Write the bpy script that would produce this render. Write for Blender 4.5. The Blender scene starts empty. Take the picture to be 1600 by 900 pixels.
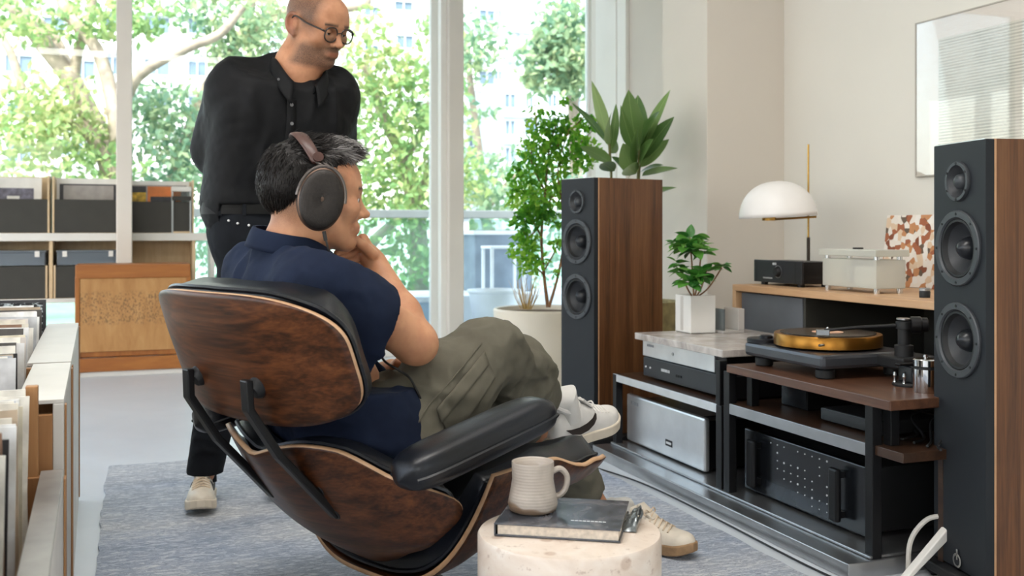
import bpy, bmesh, math, random
import numpy as np
from mathutils import Vector, Matrix, Euler, noise as mnoise
PI = math.pi
random.seed(7)
scene = bpy.context.scene
C = bpy.data.collections.new('room'); scene.collection.children.link(C)

# ------------------------------------------------------------------ camera
cam_d = bpy.data.cameras.new('camera'); cam = bpy.data.objects.new('camera', cam_d); C.objects.link(cam)
cam.location = (0, 0, 0.95); cam.rotation_euler = (PI/2, 0, math.radians(-20.1))
cam_d.sensor_width = 36; cam_d.lens = 36; cam_d.shift_y = -0.055
cam_d.clip_start = 0.05; cam_d.clip_end = 300
cam_d.dof.use_dof = True; cam_d.dof.focus_distance = 2.6; cam_d.dof.aperture_fstop = 5.0
scene.camera = cam
# ------------------------------------------------------------------ light
world = bpy.data.worlds.new('sky'); scene.world = world; world.use_nodes = True
wn = world.node_tree.nodes; wl = world.node_tree.links; wn.clear()
wo = wn.new('ShaderNodeOutputWorld'); wb = wn.new('ShaderNodeBackground'); ws = wn.new('ShaderNodeTexSky')
ws.sky_type = 'NISHITA'; ws.sun_disc = False; ws.sun_elevation = math.radians(52); ws.sun_rotation = math.radians(215)
ws.air_density = 1.2; ws.dust_density = 4.0; ws.ozone_density = 1.0
wm = wn.new('ShaderNodeMixRGB'); wm.inputs[0].default_value = 0.45; wm.inputs[2].default_value = (3.2, 3.3, 3.45, 1)   # hazy bright cloud
wb.inputs[1].default_value = 1.08
wl.new(ws.outputs[0], wm.inputs[1]); wl.new(wm.outputs[0], wb.inputs[0]); wl.new(wb.outputs[0], wo.inputs[0])
sun_d = bpy.data.lights.new('sun', 'SUN'); sun_d.energy = 7.5; sun_d.angle = math.radians(1.2); sun_d.color = (1.0, .95, .87)
sun = bpy.data.objects.new('sun', sun_d); C.objects.link(sun)
sun.rotation_euler = (math.radians(40), 0, math.radians(-38))
def area_lamp(name, loc, size, energy, color=(1, .96, .91), rot=(0, 0, 0)):
    d = bpy.data.lights.new(name, 'AREA'); d.shape = 'RECTANGLE'; d.size = size[0]; d.size_y = size[1]; d.energy = energy; d.color = color
    o = bpy.data.objects.new(name, d); C.objects.link(o); o.location = loc; o.rotation_euler = rot
    return o
area_lamp('unseen_fill_light', (.0, 1.6, 3.30), (2.4, .5), 60)  # added fill light out of view, brightens rug, table and floor from above
area_lamp('unseen_fill_light', (1.8, 2.4, 3.30), (.5, 2.4), 8)  # second added fill, weak, toward the right wall
scene.view_settings.view_transform = 'Standard'; scene.view_settings.look = 'None'
scene.view_settings.exposure = 0.0; scene.view_settings.gamma = 1.0; scene.view_settings.use_curve_mapping = False

# ------------------------------------------------------------------ helpers
def lin(h):
    h = h.lstrip('#'); v = [int(h[i:i+2], 16)/255 for i in (0, 2, 4)]
    return tuple(x/12.92 if x <= .04045 else ((x+.055)/1.055)**2.4 for x in v) + (1,)
def V(*a): return Vector(a)

class N:                                    # small node-tree writer
    def __init__(s, name):
        s.m = bpy.data.materials.new(name); s.m.use_nodes = True
        s.n = s.m.node_tree.nodes; s.l = s.m.node_tree.links
        s.b = s.n['Principled BSDF']; s.out = s.n['Material Output']; s._c = None
    def co(s, scale=(1, 1, 1), kind='Object', rot=(0, 0, 0)):
        t = s.n.new('ShaderNodeTexCoord'); mp = s.n.new('ShaderNodeMapping'); mp.inputs['Scale'].default_value = scale; mp.inputs['Rotation'].default_value = rot
        s.l.new(t.outputs[kind], mp.inputs[0]); return mp.outputs[0]
    def noise(s, co, scale=5, detail=4, rough=.5, dist=0):
        t = s.n.new('ShaderNodeTexNoise'); s.l.new(co, t.inputs['Vector'])
        t.inputs['Scale'].default_value = scale; t.inputs['Detail'].default_value = detail; t.inputs['Roughness'].default_value = rough; t.inputs['Distortion'].default_value = dist
        return t.outputs['Fac']
    def voro(s, co, scale=5, feat='F1', out='Distance'):
        t = s.n.new('ShaderNodeTexVoronoi'); t.feature = feat; s.l.new(co, t.inputs['Vector']); t.inputs['Scale'].default_value = scale; return t.outputs[out]
    def wave(s, co, scale=5, dist=2, detail=2, dscale=1, dirn='X'):
        t = s.n.new('ShaderNodeTexWave'); t.bands_direction = dirn; s.l.new(co, t.inputs['Vector'])
        t.inputs['Scale'].default_value = scale; t.inputs['Distortion'].default_value = dist; t.inputs['Detail'].default_value = detail; t.inputs['Detail Scale'].default_value = dscale
        return t.outputs['Fac']
    def ramp(s, fac, stops, interp='LINEAR'):
        r = s.n.new('ShaderNodeValToRGB'); r.color_ramp.interpolation = interp; e = r.color_ramp.elements
        while len(e) < len(stops): e.new(.5)
        for k, (p, c) in zip(e, stops): k.position = p; k.color = c if not isinstance(c, str) else lin(c)
        s.l.new(fac, r.inputs[0]); return r.outputs[0]
    def mix(s, fac, a, b, mode='MIX'):
        m = s.n.new('ShaderNodeMixRGB'); m.blend_type = mode
        for i, v in ((0, fac), (1, a), (2, b)):
            if isinstance(v, (int, float)): m.inputs[i].default_value = v if i == 0 else (v, v, v, 1)
            elif isinstance(v, tuple): m.inputs[i].default_value = v
            elif isinstance(v, str): m.inputs[i].default_value = lin(v)
            else: s.l.new(v, m.inputs[i])
        return m.outputs[0]
    def bump(s, h, strength=.2, dist=.01):
        b = s.n.new('ShaderNodeBump'); b.inputs['Strength'].default_value = strength; b.inputs['Distance'].default_value = dist
        s.l.new(h, b.inputs['Height']); s.l.new(b.outputs[0], s.b.inputs['Normal'])
    def col(s, c): s.l.new(c, s.b.inputs['Base Color'])
    def set(s, **k):
        nm = dict(rough='Roughness', metal='Metallic', spec='Specular IOR Level', coat='Coat Weight', coatr='Coat Roughness', trans='Transmission Weight', ior='IOR', alpha='Alpha', sheen='Sheen Weight', sss='Subsurface Weight', emis='Emission Strength')
        for a, v in k.items(): s.b.inputs[nm[a]].default_value = v
        return s
_mc = {}
def plain(name, hexc, rough=.5, metal=0, var=.06, scale=12, bump=0, bscale=80, **k):
    """one colour with a faint uneven tone and optional fine relief"""
    if name in _mc: return _mc[name]
    n = N(name); co = n.co(); f = n.noise(co, scale, 4)
    c = lin(hexc); lo = tuple(max(0, x*(1-var*2)) for x in c[:3])+(1,); hi = tuple(min(1, x*(1+var*2)) for x in c[:3])+(1,)
    n.col(n.ramp(f, [(.3, lo), (.7, hi)])); n.set(rough=rough, metal=metal, **k)
    if bump: n.bump(n.noise(co, bscale, 3), bump, .002)
    _mc[name] = n.m; return n.m
def wood(name, cols, axis='z', scale=1.0, rough=.42, ring=9, stretch=9, coat=0, dist=1.2):
    """streaky veneer: grain runs along the named axis"""
    if name in _mc: return _mc[name]
    n = N(name); st = {'x': (1/stretch, 1, 1), 'y': (1, 1/stretch, 1), 'z': (1, 1, 1/stretch)}[axis]
    co = n.co(tuple(q*scale for q in st))
    a = n.noise(co, ring, 6, .62, dist); b = n.noise(co, ring*7, 3, .6, .3)
    f = n.mix(.28, a, b); k = len(cols)
    n.col(n.ramp(f, [(.28+.44*i/(k-1), c) for i, c in enumerate(cols)])); n.set(rough=rough, coat=coat)
    n.bump(b, .06, .002); _mc[name] = n.m; return n.m
def glass(name, tint='#f4faf8', rough=0.0, refl=.9, opac=0.0):
    """thin pane: see-through with a mirror share that grows at grazing angles"""
    if name in _mc: return _mc[name]
    m = bpy.data.materials.new(name); m.use_nodes = True; n = m.node_tree.nodes; l = m.node_tree.links; n.clear()
    o = n.new('ShaderNodeOutputMaterial'); t = n.new('ShaderNodeBsdfTransparent'); g = n.new('ShaderNodeBsdfGlossy'); mx = n.new('ShaderNodeMixShader'); fr = n.new('ShaderNodeFresnel'); ma = n.new('ShaderNodeMath')
    fr.inputs[0].default_value = 1.45; ma.operation = 'MULTIPLY'; ma.inputs[1].default_value = refl
    t.inputs[0].default_value = lin(tint); g.inputs['Roughness'].default_value = rough
    l.new(fr.outputs[0], ma.inputs[0]); l.new(ma.outputs[0], mx.inputs[0]); l.new(t.outputs[0], mx.inputs[1]); l.new(g.outputs[0], mx.inputs[2])
    last = mx.outputs[0]
    if opac:
        d = n.new('ShaderNodeBsdfDiffuse'); d.inputs[0].default_value = lin(tint); m2 = n.new('ShaderNodeMixShader'); m2.inputs[0].default_value = opac
        l.new(last, m2.inputs[1]); l.new(d.outputs[0], m2.inputs[2]); last = m2.outputs[0]
    l.new(last, o.inputs[0]); _mc[name] = m; return m

class MB:                                   # collects shapes, then links ONE mesh object
    def __init__(s): s.v = []; s.f = []
    def add(s, vs, fs, M=None):
        k = len(s.v); s.v += [tuple(M @ Vector(p)) if M else tuple(p) for p in vs]; s.f += [tuple(i+k for i in f) for f in fs]; return s
    def box(s, x0, x1, y0, y1, z0, z1, M=None):
        vs = [(x, y, z) for x in (x0, x1) for y in (y0, y1) for z in (z0, z1)]
        return s.add(vs, [(0, 1, 3, 2), (4, 6, 7, 5), (0, 4, 5, 1), (2, 3, 7, 6), (0, 2, 6, 4), (1, 5, 7, 3)], M)
    def lathe(s, prof, n=32, M=None, cap=True):
        """prof: (radius, z) pairs from bottom to top"""
        vs = []; fs = []
        for r, z in prof:
            for i in range(n): a = 2*PI*i/n; vs.append((r*math.cos(a), r*math.sin(a), z))
        for j in range(len(prof)-1):
            for i in range(n): fs.append((j*n+i, j*n+(i+1) % n, (j+1)*n+(i+1) % n, (j+1)*n+i))
        if cap:
            fs.append(tuple(reversed(range(n)))); fs.append(tuple(range((len(prof)-1)*n, len(prof)*n)))
        return s.add(vs, fs, M)
    def cyl(s, r, z0, z1, n=24, M=None): return s.lathe([(r, z0), (r, z1)], n, M)
    def tube(s, pts, rad, n=8, cap=True):
        """round tube along a polyline; rad a number or one per point"""
        pts = [Vector(p) for p in pts]; R = rad if hasattr(rad, '__len__') else [rad]*len(pts); vs = []; fs = []; up = None
        for i, p in enumerate(pts):
            t = (pts[min(i+1, len(pts)-1)]-pts[max(i-1, 0)]).normalized()
            if up is None: up = t.orthogonal().normalized()
            up = (up-t*up.dot(t)); up = up.normalized() if up.length > 1e-6 else t.orthogonal().normalized()
            w = t.cross(up)
            for k in range(n): a = 2*PI*k/n; vs.append(p+(up*math.cos(a)+w*math.sin(a))*R[i])
        for j in range(len(pts)-1):
            for k in range(n): fs.append((j*n+k, j*n+(k+1) % n, (j+1)*n+(k+1) % n, (j+1)*n+k))
        if cap: fs.append(tuple(reversed(range(n)))); fs.append(tuple(range((len(pts)-1)*n, len(pts)*n)))
        return s.add(vs, fs)
    def prism(s, poly, z0, z1, M=None):
        n = len(poly); vs = [(x, y, z0) for x, y in poly]+[(x, y, z1) for x, y in poly]
        return s.add(vs, [tuple(reversed(range(n))), tuple(range(n, 2*n))]+[(i, (i+1) % n, n+(i+1) % n, n+i) for i in range(n)], M)
    def grid(s, fn, nu, nv, closed_u=False):
        vs = [tuple(fn(i/(nu if closed_u else nu-1), j/(nv-1))) for j in range(nv) for i in range(nu)]
        fs = [(j*nu+i, j*nu+(i+1) % nu, (j+1)*nu+(i+1) % nu, (j+1)*nu+i) for j in range(nv-1) for i in range(nu if closed_u else nu-1)]
        return s.add(vs, fs)
    def build(s, name, mat, parent=None, bevel=0, smooth=False, seg=2, solid=0, subd=0, offset=-1, angle=35):
        me = bpy.data.meshes.new(name); me.from_pydata(s.v, [], s.f); me.update()
        bm = bmesh.new(); bm.from_mesh(me); bmesh.ops.recalc_face_normals(bm, faces=bm.faces); bm.to_mesh(me); bm.free()
        o = bpy.data.objects.new(name, me); C.objects.link(o)
        if mat: me.materials.append(mat)
        if parent: o.parent = parent
        if smooth: me.polygons.foreach_set('use_smooth', [True]*len(me.polygons)); me.set_sharp_from_angle(angle=math.radians(angle))
        if solid:
            q = o.modifiers.new('thick', 'SOLIDIFY'); q.thickness = solid; q.offset = offset
        if bevel:
            q = o.modifiers.new('edge', 'BEVEL'); q.width = bevel; q.segments = seg; q.limit_method = 'ANGLE'; q.angle_limit = math.radians(40); q.harden_normals = False
        if subd:
            q = o.modifiers.new('smooth', 'SUBSURF'); q.levels = subd; q.render_levels = subd
        return o
def bx(name, x0, x1, y0, y1, z0, z1, mat, parent=None, bevel=.003, rel=True):
    """box given in the thing's own frame (or the world's when there is no parent)"""
    return MB().box(x0, x1, y0, y1, z0, z1).build(name, mat, parent, bevel)
def thing(name, label, cat, loc=(0, 0, 0), rotz=0, group=None):
    o = bpy.data.objects.new(name, None); C.objects.link(o); o.location = loc; o.rotation_euler = (0, 0, rotz); o.empty_display_size = .1
    return tag(o, label, cat, group)
def tag(o, label=None, cat=None, group=None, kind=None):
    if label: o['label'] = label
    if cat: o['category'] = cat
    if group: o['group'] = group
    if kind: o['kind'] = kind
    return o
def struct(o, label=None): o['kind'] = 'structure'; return tag(o, label)
def copy_tree(o, parent=None):
    c = o.copy(); C.objects.link(c); c.parent = parent
    for ch in [x for x in C.objects if x.parent == o]: copy_tree(ch, c)
    return c
def rotm(loc, ax=(0, 0, 1), ang=0): return Matrix.Translation(loc) @ Matrix.Rotation(ang, 4, Vector(ax))
def align(p, d, roll=0):
    """frame at p whose z points along d"""
    return Matrix.Translation(p) @ Vector(d).normalized().to_track_quat('Z', 'Y').to_matrix().to_4x4() @ Matrix.Rotation(roll, 4, 'Z')
def spline(pts, n=8):
    """Catmull-Rom through points"""
    P_ = [Vector(p) for p in pts]; P_ = [P_[0]*2-P_[1]]+P_+[P_[-1]*2-P_[-2]]; out = []
    for i in range(1, len(P_)-2):
        a, b, c, d = P_[i-1:i+3]
        for k in range(n):
            t = k/n; out.append(.5*((2*b)+(c-a)*t+(2*a-5*b+4*c-d)*t*t+(3*b-a-3*c+d)*t**3))
    out.append(P_[-2]); return out

# ------------------------------------------------------------------ materials of the room
m_wall = plain('wall_paint', '#e4e1d9', .85, var=.012, scale=1.5, bump=.03, bscale=220)
m_pier = plain('pier_paint', '#d8d1c7', .85, var=.012, scale=1.5, bump=.03, bscale=220)
m_white = plain('white_paint', '#efece6', .5, var=.012, scale=3)
m_postp = plain('post_paint', '#e6dfd6', .5, var=.012, scale=3)
m_ceil = plain('ceiling_paint', '#efeae2', .9, var=.01)
n = N('polished_concrete'); co = n.co()
a = n.noise(co, 1.1, 6, .6, .6); b = n.noise(co, 7, 5, .65, .3)
n.col(n.ramp(n.mix(.18, a, b), [(.3, '#bcc1c7'), (.5, '#c6cbd1'), (.7, '#d0d4d9')]))
r_ = n.ramp(b, [(.3, (.30, .30, .30, 1)), (.7, (.38, .38, .38, 1))]); n.l.new(r_, n.b.inputs['Roughness']); n.bump(n.noise(co, 40, 4), .03, .002)
m_floor = n.m
m_pane = glass('window_glass', '#f6fbfa', 0, .75)

# ------------------------------------------------------------------ the room
struct(bx('floor', -4.2, 4.2, -3.2, 8.25, -.12, 0, m_floor, bevel=0))
struct(bx('ceiling', -4.2, 4.4, -3.2, 8.3, 3.35, 3.5, m_ceil, bevel=0))
struct(bx('wall_right', 3.1, 3.3, -3.2, 4.43, 0, 3.35, m_wall, bevel=0))
struct(bx('wall_pier', 2.65, 3.6, 4.43, 4.89, 0, 3.35, m_pier, bevel=.004))
struct(bx('wall_bay', 3.53, 3.73, 4.89, 7.6, 0, 3.35, m_pier, bevel=0))
def wall_with_openings(name, axis, at, lo, hi, gaps, sill, head):
    """front-of-shop wall: low sill, deep head and piers between wide openings"""
    b = MB(); t = .2
    def add(u0, u1, z0, z1):
        if axis == 'y': b.box(u0, u1, at-t, at, z0, z1)
        else: b.box(at-t, at, u0, u1, z0, z1)
    if sill: add(lo, hi, 0, sill)
    add(lo, hi, head, 3.35); u = lo
    for g0, g1 in gaps: add(u, g0, sill, head); u = g1
    add(u, hi, sill, head); return struct(b.build(name, m_wall))
wall_with_openings('wall_back', 'y', -3.0, -4.2, 3.3, [(-2.8, -1.2), (1.2, 2.2)], 1.0, 2.5)
wall_with_openings('wall_left', 'x', -4.0, -3.0, 8.2, [(-2.5, 1.2), (1.6, 4.4), (4.8, 7.6)], .35, 2.75)
# glazed wall to the balcony: inner posts at y 7.6, panes at y 8.1
for i, (x0, x1) in enumerate([(-2.35, -2.25), (-.137, -.034), (2.262, 2.384), (3.53, 3.76)]):
    struct(bx('trim_%d' % (i+1), x0, x1, 7.6, 7.74, 0, 3.35, m_postp, bevel=.006))
struct(bx('trim_5', 2.215, 2.262, 7.66, 7.74, .1, 3.35, m_white, bevel=.004))
struct(bx('trim_6', -4.0, 3.76, 7.62, 8.16, 0, .06, m_white, bevel=.004))
struct(bx('trim_7', 3.505, 3.53, 7.22, 7.6, 0, 3.35, m_white, bevel=.003))
struct(bx('trim_8', 3.50, 3.53, 7.04, 7.19, 0, 3.35, m_white, bevel=.003))
struct(bx('wall_window', -4.0, 3.76, 7.62, 8.16, 3.2, 3.35, m_white, bevel=0))
struct(bx('trim_9', 3.70, 3.76, 7.74, 8.16, .06, 3.2, m_white, bevel=.003))
for i, (x0, x1) in enumerate([(-4, -2.3), (-2.3, -.085), (-.085, 2.3), (2.3, 3.7)]):
    w = struct(MB().box(x0+.05, x1-.05, 8.09, 8.10, .11, 3.15).build('window_%d' % (i+1), m_pane))
    f = MB()
    for a0, a1, z0, z1 in ((x0, x0+.05, .06, 3.2), (x1-.05, x1, .06, 3.2), (x0+.05, x1-.05, .06, .11), (x0+.05, x1-.05, 3.15, 3.2)): f.box(a0, a1, 8.06, 8.13, z0, z1)
    f.build('window_frame', m_white, w, .003)

# ------------------------------------------------------------------ balcony and the street beyond
m_tile = plain('balcony_tile', '#c9ced1', .6, var=.04, scale=3)
m_ledge = plain('pale_ledge', '#dfe4e6', .7, var=.03, scale=4)
m_grey = plain('blue_grey_planter', '#7d8a97', .6, var=.1, scale=6)
m_steelrail = plain('grey_handrail', '#74797a', .5, .0, .03)
m_whitemetal = plain('white_metal', '#eceef0', .35, 0, .02)
struct(bx('floor_balcony', -6, 9, 8.25, 11.2, -.16, -.04, m_tile, bevel=0))
ground = struct(bx('floor_street', -120, 160, 11.2, 200, -4.6, -4.4, plain('street_ground', '#8f968a', .9, var=.15, scale=.3), bevel=0))
rail = thing('balcony_railing', 'glass balcony railing with a grey handrail, outside the tall windows', 'railing', (1.5, 10.3, -.04))
bx('handrail', -7, 7, -.05, .05, 1.13, 1.215, m_steelrail, rail, .008)
m_rglass = glass('railing_glass', '#d9ebe8', 0, .8, .06)
for i in range(9):
    x = -7+i*1.75
    bx('post', x-.03, x+.03, -.02, .03, 0, 1.15, m_whitemetal, rail, .004)
    if i < 8: bx('glass_panel', x+.05, x+1.70, .0, .012, .06, 1.12, m_rglass, rail, 0)
tag(bx('balcony_ledge', 1.2, 4.6, 9.05, 9.95, -.04, .36, m_ledge, bevel=.01), 'low pale ledge on the balcony carrying a grey planter box', 'ledge')
pl = thing('planter_box', 'blue grey planter box on the balcony ledge', 'planter', (3.22, 9.3, .36))
MB().box(-.30, .30, -.2, .2, 0, .58).build('body', m_grey, pl, .01)
MB().box(-.32, .32, -.22, .22, .56, .60).build('rim', m_ledge, pl, .006)
MB().box(-.28, .28, -.18, .18, .57, .605).build('soil', plain('planter_soil', '#5b5348', .95, var=.2, scale=40), pl)
st = thing('stool', 'white metal frame stool on the balcony ledge', 'stool', (3.28, 8.98, .30))
for sx in (-1, 1):
    for sy in (-1, 1): bx('leg', sx*.16-.014, sx*.16+.014, sy*.13-.014, sy*.13+.014, 0, .43, m_whitemetal, st, .003)
bx('seat', -.18, .18, -.15, .15, .43, .455, m_whitemetal, st, .004)
st.location.z = .36; st.location.y = 9.2; pl.location.y = 9.66; pl.location.x = 3.38
bxs = thing('storage_crate', 'pale blue storage box on the balcony floor behind the window post', 'box', (2.25, 8.75, -.04))
m_paleblue = plain('pale_blue_plastic', '#9fb3c6', .5, var=.05)
MB().box(-.28, .28, -.2, .2, 0, .40).build('body', m_paleblue, bxs, .012)
MB().box(-.30, .30, -.22, .22, .38, .43).build('lid', plain('pale_lid', '#d5dde6', .5), bxs, .008)
tub = thing('planter_tub', 'white tapered plant tub on the balcony floor', 'planter', (3.02, 8.72, -.04))
MB().lathe([(.15, 0), (.19, .2), (.23, .44), (.245, .45), (.245, .47), (.21, .47), (.2, .40)], 28, cap=False).build('body', m_whitemetal, tub, smooth=True)
MB().cyl(.205, .38, .42, 24).build('soil', plain('planter_soil', '#5b5348'), tub)

# ---- trees: limbs as tapering tubes, foliage as thousands of single leaves
m_bark = plain('pale_bark', '#9c8d7e', .85, var=.16, scale=7, bump=.3, bscale=30)
def leaf_mat(name, cols, trans=.45):
    n = N(name); oi = n.n.new('ShaderNodeObjectInfo'); at = n.n.new('ShaderNodeAttribute'); at.attribute_name = 'tone'
    c = n.ramp(at.outputs['Fac'], [(i/(len(cols)-1), q) for i, q in enumerate(cols)]); n.col(c); n.set(rough=.45, spec=.35)
    tr = n.n.new('ShaderNodeBsdfTranslucent'); mx = n.n.new('ShaderNodeMixShader'); mx.inputs[0].default_value = trans
    n.l.new(c, tr.inputs[0]); n.l.new(n.b.outputs[0], mx.inputs[1]); n.l.new(tr.outputs[0], mx.inputs[2]); n.l.new(mx.outputs[0], n.out.inputs[0]); return n.m
m_leaf_a = leaf_mat('street_leaf_warm', ['#66905c', '#82a468', '#a2b576', '#c3c48f'])  # yellow-green leaf tones
m_leaf_b = leaf_mat('street_leaf_cool', ['#55806a', '#759a80', '#98b18c', '#bcc59a'])
def leaves(name, blobs, mat, parent, size=(.08, .15), seed=1, up=.35, dens=1.0):
    """blobs: (centre, radius, count); every leaf a pointed four-sided blade of its own"""
    rg = np.random.default_rng(seed); vs = []; fs = []; tone = []
    for c, r, k in blobs:
        k = max(4, int(k*dens)); d = rg.normal(size=(k, 3)); d /= np.linalg.norm(d, axis=1)[:, None]
        p = np.array(c)+d*(r*rg.uniform(.25, 1, (k, 1))**.6)*np.array([1, 1, .72])
        tn = rg.uniform(0, 1)
        ax = rg.normal(size=(k, 3)); ax[:, 2] -= up; ax /= np.linalg.norm(ax, axis=1)[:, None]
        nr = rg.normal(size=(k, 3))+np.array([0, 0, .7]); sd = np.cross(ax, nr); sd /= np.linalg.norm(sd, axis=1)[:, None]; nn = np.cross(sd, ax)
        L = rg.uniform(*size, (k, 1)); W = L*.3
        q = np.stack([p, p+ax*L*.45+sd*W+nn*L*.06, p+ax*L, p+ax*L*.45-sd*W+nn*L*.06], 1)
        b = len(vs)*1; base = sum(len(z) for z in vs); vs.append(q.reshape(-1, 3)); fs += [(base+4*i, base+4*i+1, base+4*i+2, base+4*i+3) for i in range(k)]
        tone.append(np.repeat(np.clip(tn*.5+rg.uniform(0, .6, k), 0, 1), 4))
    vs = np.concatenate(vs); me = bpy.data.meshes.new(name); me.from_pydata(vs.tolist(), [], fs); me.update(); me.materials.append(mat)
    at = me.attributes.new('tone', 'FLOAT', 'POINT'); at.data.foreach_set('value', np.concatenate(tone).astype(np.float32))
    o = bpy.data.objects.new(name, me); C.objects.link(o); o.parent = parent; o['kind'] = 'stuff'; return o
def tree(name, label, base, limbs, blobs, mat, seed, size=(.09, .17), group='street trees beyond the balcony'):
    t = thing(name, label, 'tree', base, 0, group); B0 = Vector(base)
    tr = MB()
    for pts, r0, r1 in limbs:
        q = spline([Vector(p)-B0 for p in pts], 5); k = len(q)
        tr.tube(q, [r0+(r1-r0)*i/(k-1) for i in range(k)], 8)
    tr.build('trunk', m_bark, t, smooth=True, angle=60)
    leaves('foliage', [((Vector(c)-B0), r, k) for c, r, k in blobs], mat, t, size, seed, .35, .9)
    return t
D = 14.0
tree('street_tree', 'pale barked tree with forking limbs behind the left window', V(0.004,14.906,-2.007), [
    ([V(0.004,14.906,-2.007), V(-0.078,14.937,0.443), V(-0.201,14.982,1.317), V(-0.407,15.057,2.061), V(-0.653,15.147,2.630), V(-0.900,15.237,3.111), V(-1.228,15.357,3.549), V(-1.639,15.508,4.117), V(-1.927,15.613,4.643)], .2, .09),
    ([V(-0.201,14.982,1.317), V(-0.259,14.577,2.327), V(-0.339,14.606,2.837), V(-0.515,14.670,3.389), V(-0.874,14.802,3.857), V(-1.034,14.860,4.282)], .12, .06),
    ([V(-0.818,15.207,3.024), V(-0.760,15.186,3.417), V(-0.612,15.132,3.855), V(-0.530,15.102,4.380)], .08, .05),
    ([V(-0.842,15.216,3.024), V(-1.087,15.625,3.649), V(-1.423,15.748,3.962), V(-1.800,15.886,4.185)], .09, .06),
    ([V(-0.132,14.530,2.752), V(0.004,14.268,2.977), V(0.277,14.061,3.169), V(0.668,13.918,3.361), V(1.019,13.790,3.527), V(1.292,13.690,3.876)], .085, .05),
    ([V(-0.242,14.997,1.755), V(-0.522,14.886,2.158), V(-0.887,15.020,2.433), V(-1.251,15.153,2.623)], .1, .05),
    ([V(-1.528,15.999,2.962), V(-1.655,16.046,3.415), V(-1.783,16.093,3.687), V(-1.911,16.140,4.049)], .06, .05),
    ([V(-0.407,15.057,2.542), V(-0.324,15.027,2.717), V(-0.201,14.982,2.980)], .05, .03)],
    [(V(-1.541,14.940,3.836),.55,150), (V(-1.187,15.342,3.942),.6,160), (V(-0.511,14.562,3.878),.6,190), (V(-0.679,14.837,3.664),.4,110), (V(-1.264,14.838,3.625),.35,90), (V(-1.516,15.463,2.805),.5,90), (V(-1.018,14.642,2.725),.6,260), (V(-1.303,14.852,2.401),.7,300), (V(-0.828,14.678,2.317),.6,260), (V(-1.541,14.940,1.979),.9,420), (V(-0.947,14.722,1.895),.9,420), (V(-0.432,14.534,1.811),.6,200), (V(-1.762,15.553,2.542),.6,160), (V(0.121,14.118,3.793),.4,120), (V(0.004,14.161,3.585),.3,60), (V(-0.279,14.797,3.857),.4,110)], m_leaf_a, 3)
tree('street_tree', 'pale barked tree with a thin leaning trunk behind the standing man', V(0.418,15.820,-2.219), [
    ([V(0.418,15.820,-2.219), V(0.471,15.800,1.250), V(0.647,15.736,2.094), V(0.911,15.639,2.938), V(1.237,15.520,3.500), V(1.501,15.424,3.969), V(1.633,15.375,4.719)], .14, .06),
    ([V(0.911,15.639,2.938), V(1.118,15.138,3.249), V(1.033,15.169,3.569)], .06, .04), ([V(0.647,15.736,2.094), V(1.017,15.601,2.469), V(1.457,15.440,2.750)], .07, .04),
    ([V(1.501,15.424,3.781), V(1.986,15.246,4.156), V(3.042,14.860,4.250), V(3.174,14.811,4.438)], .09, .06)],
    [(V(0.643,15.205,4.140),.45,130), (V(0.983,15.081,4.049),.6,220), (V(1.409,14.925,4.004),.7,300), (V(1.323,14.956,3.642),.5,200), (V(1.111,15.034,3.596),.4,150), (V(1.749,14.800,4.049),.7,280), (V(1.919,14.738,3.596),.5,170), (V(1.664,14.832,3.370),.4,100), (V(0.089,15.408,2.735),.5,180), (V(0.472,15.268,2.781),.55,230), (V(0.089,15.408,2.282),.7,330), (V(0.600,15.221,2.373),.6,260), (V(0.217,15.361,1.920),.8,360), (V(0.728,15.174,1.874),.6,240), (V(0.983,15.081,1.603),.7,260), (V(0.898,15.112,1.059),.8,260)], m_leaf_b, 4)
tree('street_tree', 'broad leafy tree filling the middle window beside the white post', V(3.247,12.655,-1.796), [
    ([V(3.247,12.655,-1.796), V(3.361,12.613,0.479), V(3.308,12.633,1.210), V(3.186,12.677,1.860), V(3.018,12.739,2.226), V(2.865,12.795,2.591), V(2.713,12.850,3.079)], .14, .05),
    ([V(3.308,12.633,1.210), V(3.514,12.557,1.860), V(3.628,12.515,2.266)], .07, .04), ([V(2.738,13.374,0.461), V(2.975,13.287,0.882), V(3.372,13.142,1.220)], .09, .05), ([V(3.186,12.677,1.860), V(3.399,12.599,2.266), V(3.476,12.571,2.591)], .06, .03)],
    [(V(2.645,12.343,3.388),.5,170), (V(2.535,12.383,2.919),.6,260), (V(2.828,12.276,2.919),.45,170), (V(3.122,12.168,2.958),.4,110), (V(3.452,12.047,3.388),.35,100), (V(2.682,12.329,2.450),.7,330), (V(3.122,12.168,2.528),.6,280), (V(3.415,12.061,2.684),.5,200), (V(2.828,12.276,1.981),.75,350), (V(3.305,12.101,2.059),.7,320), (V(2.608,12.356,1.591),.7,320), (V(3.122,12.168,1.512),.8,360), (V(3.489,12.034,1.434),.6,260), (V(2.755,12.303,1.044),.7,260), (V(3.269,12.115,0.887),.8,300), (V(2.828,12.276,0.497),.8,260), (V(3.342,12.088,0.341),.7,240), (V(3.709,11.954,1.669),.5,120)], m_leaf_a, 5, (.08,.15))
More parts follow.
